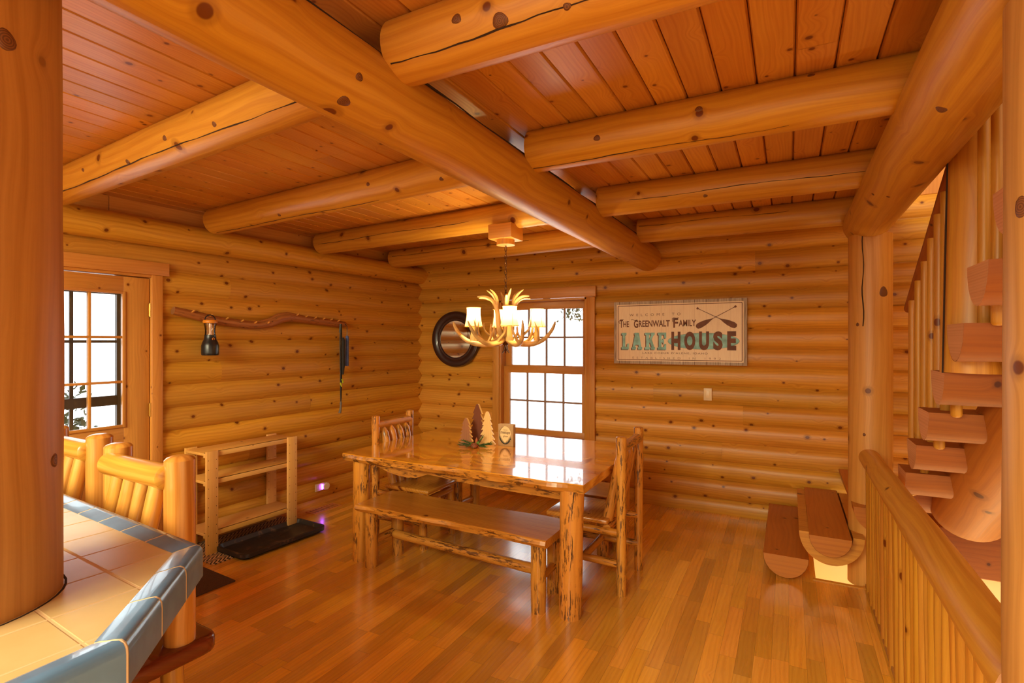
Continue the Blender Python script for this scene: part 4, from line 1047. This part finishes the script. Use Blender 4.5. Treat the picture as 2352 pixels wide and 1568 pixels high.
fir('wooden_tree', M_t3, M_t3, .265, .135, tp_(.082, .0), .50, 'pale wooden fir cut-out with toothed edges, right of three on the table')
M_gr = plain('needle_green', (.045, .10, .02), .6, noise=.4); M_gl = plain('leaf_green', (.13, .24, .04), .5, noise=.2); M_rd = plain('berry_red', (.28, .03, .015), .3); M_cone = plain('pine_cone', (.24, .075, .03), .7, noise=.3); M_lr = plain('rust_leaf', (.40, .10, .02), .6, noise=.3)
gl = thing('pine_garland', 'small artificial pine sprig with cone and berries at the foot of the wooden firs', 'garland', tp_(.0, -.075))
sprig = [(-.125, .0, .02), (-.10, .02, .05), (-.06, -.03, .012), (.05, .03, .075), (.12, .02, .022), (.11, -.01, .035), (.07, -.04, .012), (-.12, .01, .032)]
for (sx, sy, sz) in sprig:
    mb = MB(); e = rt * sx + fw * sy + Vector((0, 0, sz)); d = e.normalized()
    mb.tube([(0, 0, .015), e * .5 + Vector((0, 0, .012)), e], .002, n=5)
    for i in range(46):
        t = random.uniform(.25, 1); p = Vector((0, 0, .012)) * (1 - t) + e * t
        q = p + d * random.uniform(.014, .024) + Vector((random.uniform(-1, 1), random.uniform(-1, 1), random.uniform(-.6, .9))) * .012
        q.z = max(q.z, .003); mb.tube([p, q], [.0016, .0007], n=4, caps=False)
    mb.build('sprig', M_gr, gl)
def leaf(e, w, mat, nm='leaf'):
    mb = MB(); e = Vector(e); L = e.length; d = e.normalized(); s = d.cross(Vector((0, 1, .2))).normalized() * w
    o_ = Vector((0, 0, .02)); pts = [o_, o_ + d * L * .3 + s * .8, o_ + d * L * .6 + s, o_ + e, o_ + d * L * .6 - s, o_ + d * L * .3 - s * .8]
    up_ = Vector((0, 0, .004)); pts = [Vector((p.x, p.y, max(p.z, .004))) for p in pts]
    mb.add(pts + [p - Vector((.0, .0012, .0008)) for p in pts], [(0, 1, 2, 3, 4, 5), (6, 7, 8, 9, 10, 11)], [(0, 0, 0)] * 12); mb.build(nm, mat, gl)
leaf(rt * -.04 + Vector((0, -.02, .025)), .013, M_gl); leaf(rt * .035 + Vector((0, -.02, .03)), .013, M_gl); leaf(rt * .0 + Vector((.0, -.06, -.012)), .014, M_gl)
leaf(rt * .0 + Vector((0, .01, .06)), .010, M_lr); leaf(rt * -.045 + Vector((0, -.04, -.01)), .012, M_lr); leaf(rt * .045 + Vector((0, -.04, -.01)), .012, M_lr)
mb = MB(); mb.lathe([(0, .0), (.018, .004), (.022, .014), (.018, .026), (.008, .036), (0, .038)], (rt.x * .002, -.03, .003), n=12)
for i in range(40):
    a = i * 2.4; z = .004 + i * .0008; r = .022 * math.sin(PI * (.2 + .6 * i / 40)); mb.box((rt.x * .002 + r * math.cos(a), -.03 + r * math.sin(a), z + .003), (.008, .008, .003), 0, Matrix.Rotation(a, 3, 'Z'))
mb.build('pine_cone', M_cone, gl)
for i in range(9):
    a = i * 2.1; p = Vector((.012 * math.cos(a), -.04 - .008 * math.sin(a), .03 + .008 * math.sin(i * 3.))); mb = MB(); mb.lathe([(0, -.0035), (.0035, 0), (0, .0035)], p, n=8); mb.build('berry', M_rd, gl)
# block sign
bs = thing('block_sign', 'small square wooden block sign with an arched forest picture on the table', 'sign', tp_(.235, .0), .08)
mb = MB(); mb.box((0, 0, .084), (.128, .046, .168), 2); mb.build('block', wood('taupe_wood', (.46, .28, .14), (.36, .21, .10), .6, 60, .3, .001, .3, .02), bs, bevel=.002)
mb = MB(); cx, cz_ = -.004, .084; cxs = [(cx + .050 * math.cos(2 * PI * i / 40), cz_ + .070 * math.sin(2 * PI * i / 40)) for i in range(40)]
mb.add([(x, -.0236, z) for x, z in cxs], [tuple(range(40))], [(0, 0, 0)] * 40); mb.build('oval_picture', plain('oval_cream', (.90, .66, .34), .6), bs, smooth=0)
mb = MB()
for i in range(15):
    x = cx - .043 + .0062 * i; f = abs(i - 6.5) / 7; hz = .006 + .034 * f * random.uniform(.7, 1.1); b = cz_ - .070 * math.sqrt(max(0, 1 - ((x - cx) / .050) ** 2))
    mb.add([(x - .0042, -.0241, b), (x + .0042, -.0241, b), (x, -.0241, b + hz + .012)], [(0, 1, 2)], [(0, 0, 0)] * 3)
for i in range(10):
    a0, a1 = [PI * (.60 + .07 * (i + q)) for q in (0, 1)]
    mb.add([(cx + .0505 * math.cos(a0), -.0240, cz_ + .0705 * math.sin(a0)), (cx + .0475 * math.cos(a0), -.0240, cz_ + .0675 * math.sin(a0)), (cx + .0475 * math.cos(a1), -.0240, cz_ + .0675 * math.sin(a1)), (cx + .0505 * math.cos(a1), -.0240, cz_ + .0705 * math.sin(a1))], [(0, 1, 2, 3)], [(0, 0, 0)] * 4)
mb.build('tree_silhouette', plain('silhouette_black', (.02, .018, .01), .7), bs, smooth=0)
M_ink = plain('ink', (.05, .025, .015), .7)
text_mesh('lettering', 'WHERE THE', .036, .006, -.022, .122, M_ink, bs, -.0244); text_mesh('lettering', 'treetops', .082, .027, -.044, .088, M_ink, bs, -.0244, shear=.35, bold=.01); text_mesh('lettering', 'glisten', .044, .018, -.024, .066, M_ink, bs, -.0244, shear=.35)

# ------------------------------------------------------------------ outdoors
M_snow = plain('snow', (.9, .92, .95), .8)
M_fol = plain('dark_foliage', (.05, .07, .04), .9, noise=.3)
def bush(loc, r, n, label, nm='evergreen_shrub', flat=1., size=.09, trunk=True):
    mb = MB()
    for i in range(n):
        a = random.uniform(0, 2 * PI); t = random.random() ** .5; z = random.random()
        p = Vector((math.cos(a) * r * t * (1 - z * .5), math.sin(a) * r * t * (1 - z * .5), z * r * 1.6 * flat))
        q = p + Vector((random.uniform(-1, 1), random.uniform(-1, 1), random.uniform(-.2, 1.))) * size
        w = Vector((random.uniform(-1, 1), random.uniform(-1, 1), random.uniform(-1, 1))).normalized() * size * .3
        mb.add([p, (p + q) / 2 + w, q, (p + q) / 2 - w], [(0, 1, 2, 3)], [(0, 0, 0)] * 4)
    mb.tube([(0, 0, -.6), (0, 0, r)] if trunk else [(-1.2, .1, .42), (-.5, 0, .36), (.25, 0, .2)], .03 if trunk else .012, n=8)
    mb.build(nm, M_fol, label=label, cat='shrub', loc=loc, smooth=0)
bush((-6.0, 2.25, .30), .55, 700, 'dark evergreen shrub outside, seen low through the door glass')
bush((-2.70, 7.0, 1.88), .26, 130, 'dark foliage outside the upper right panes of the back window', nm='hanging_foliage', flat=.55, size=.07, trunk=False)
print('SCENE OK', len(bpy.data.objects))
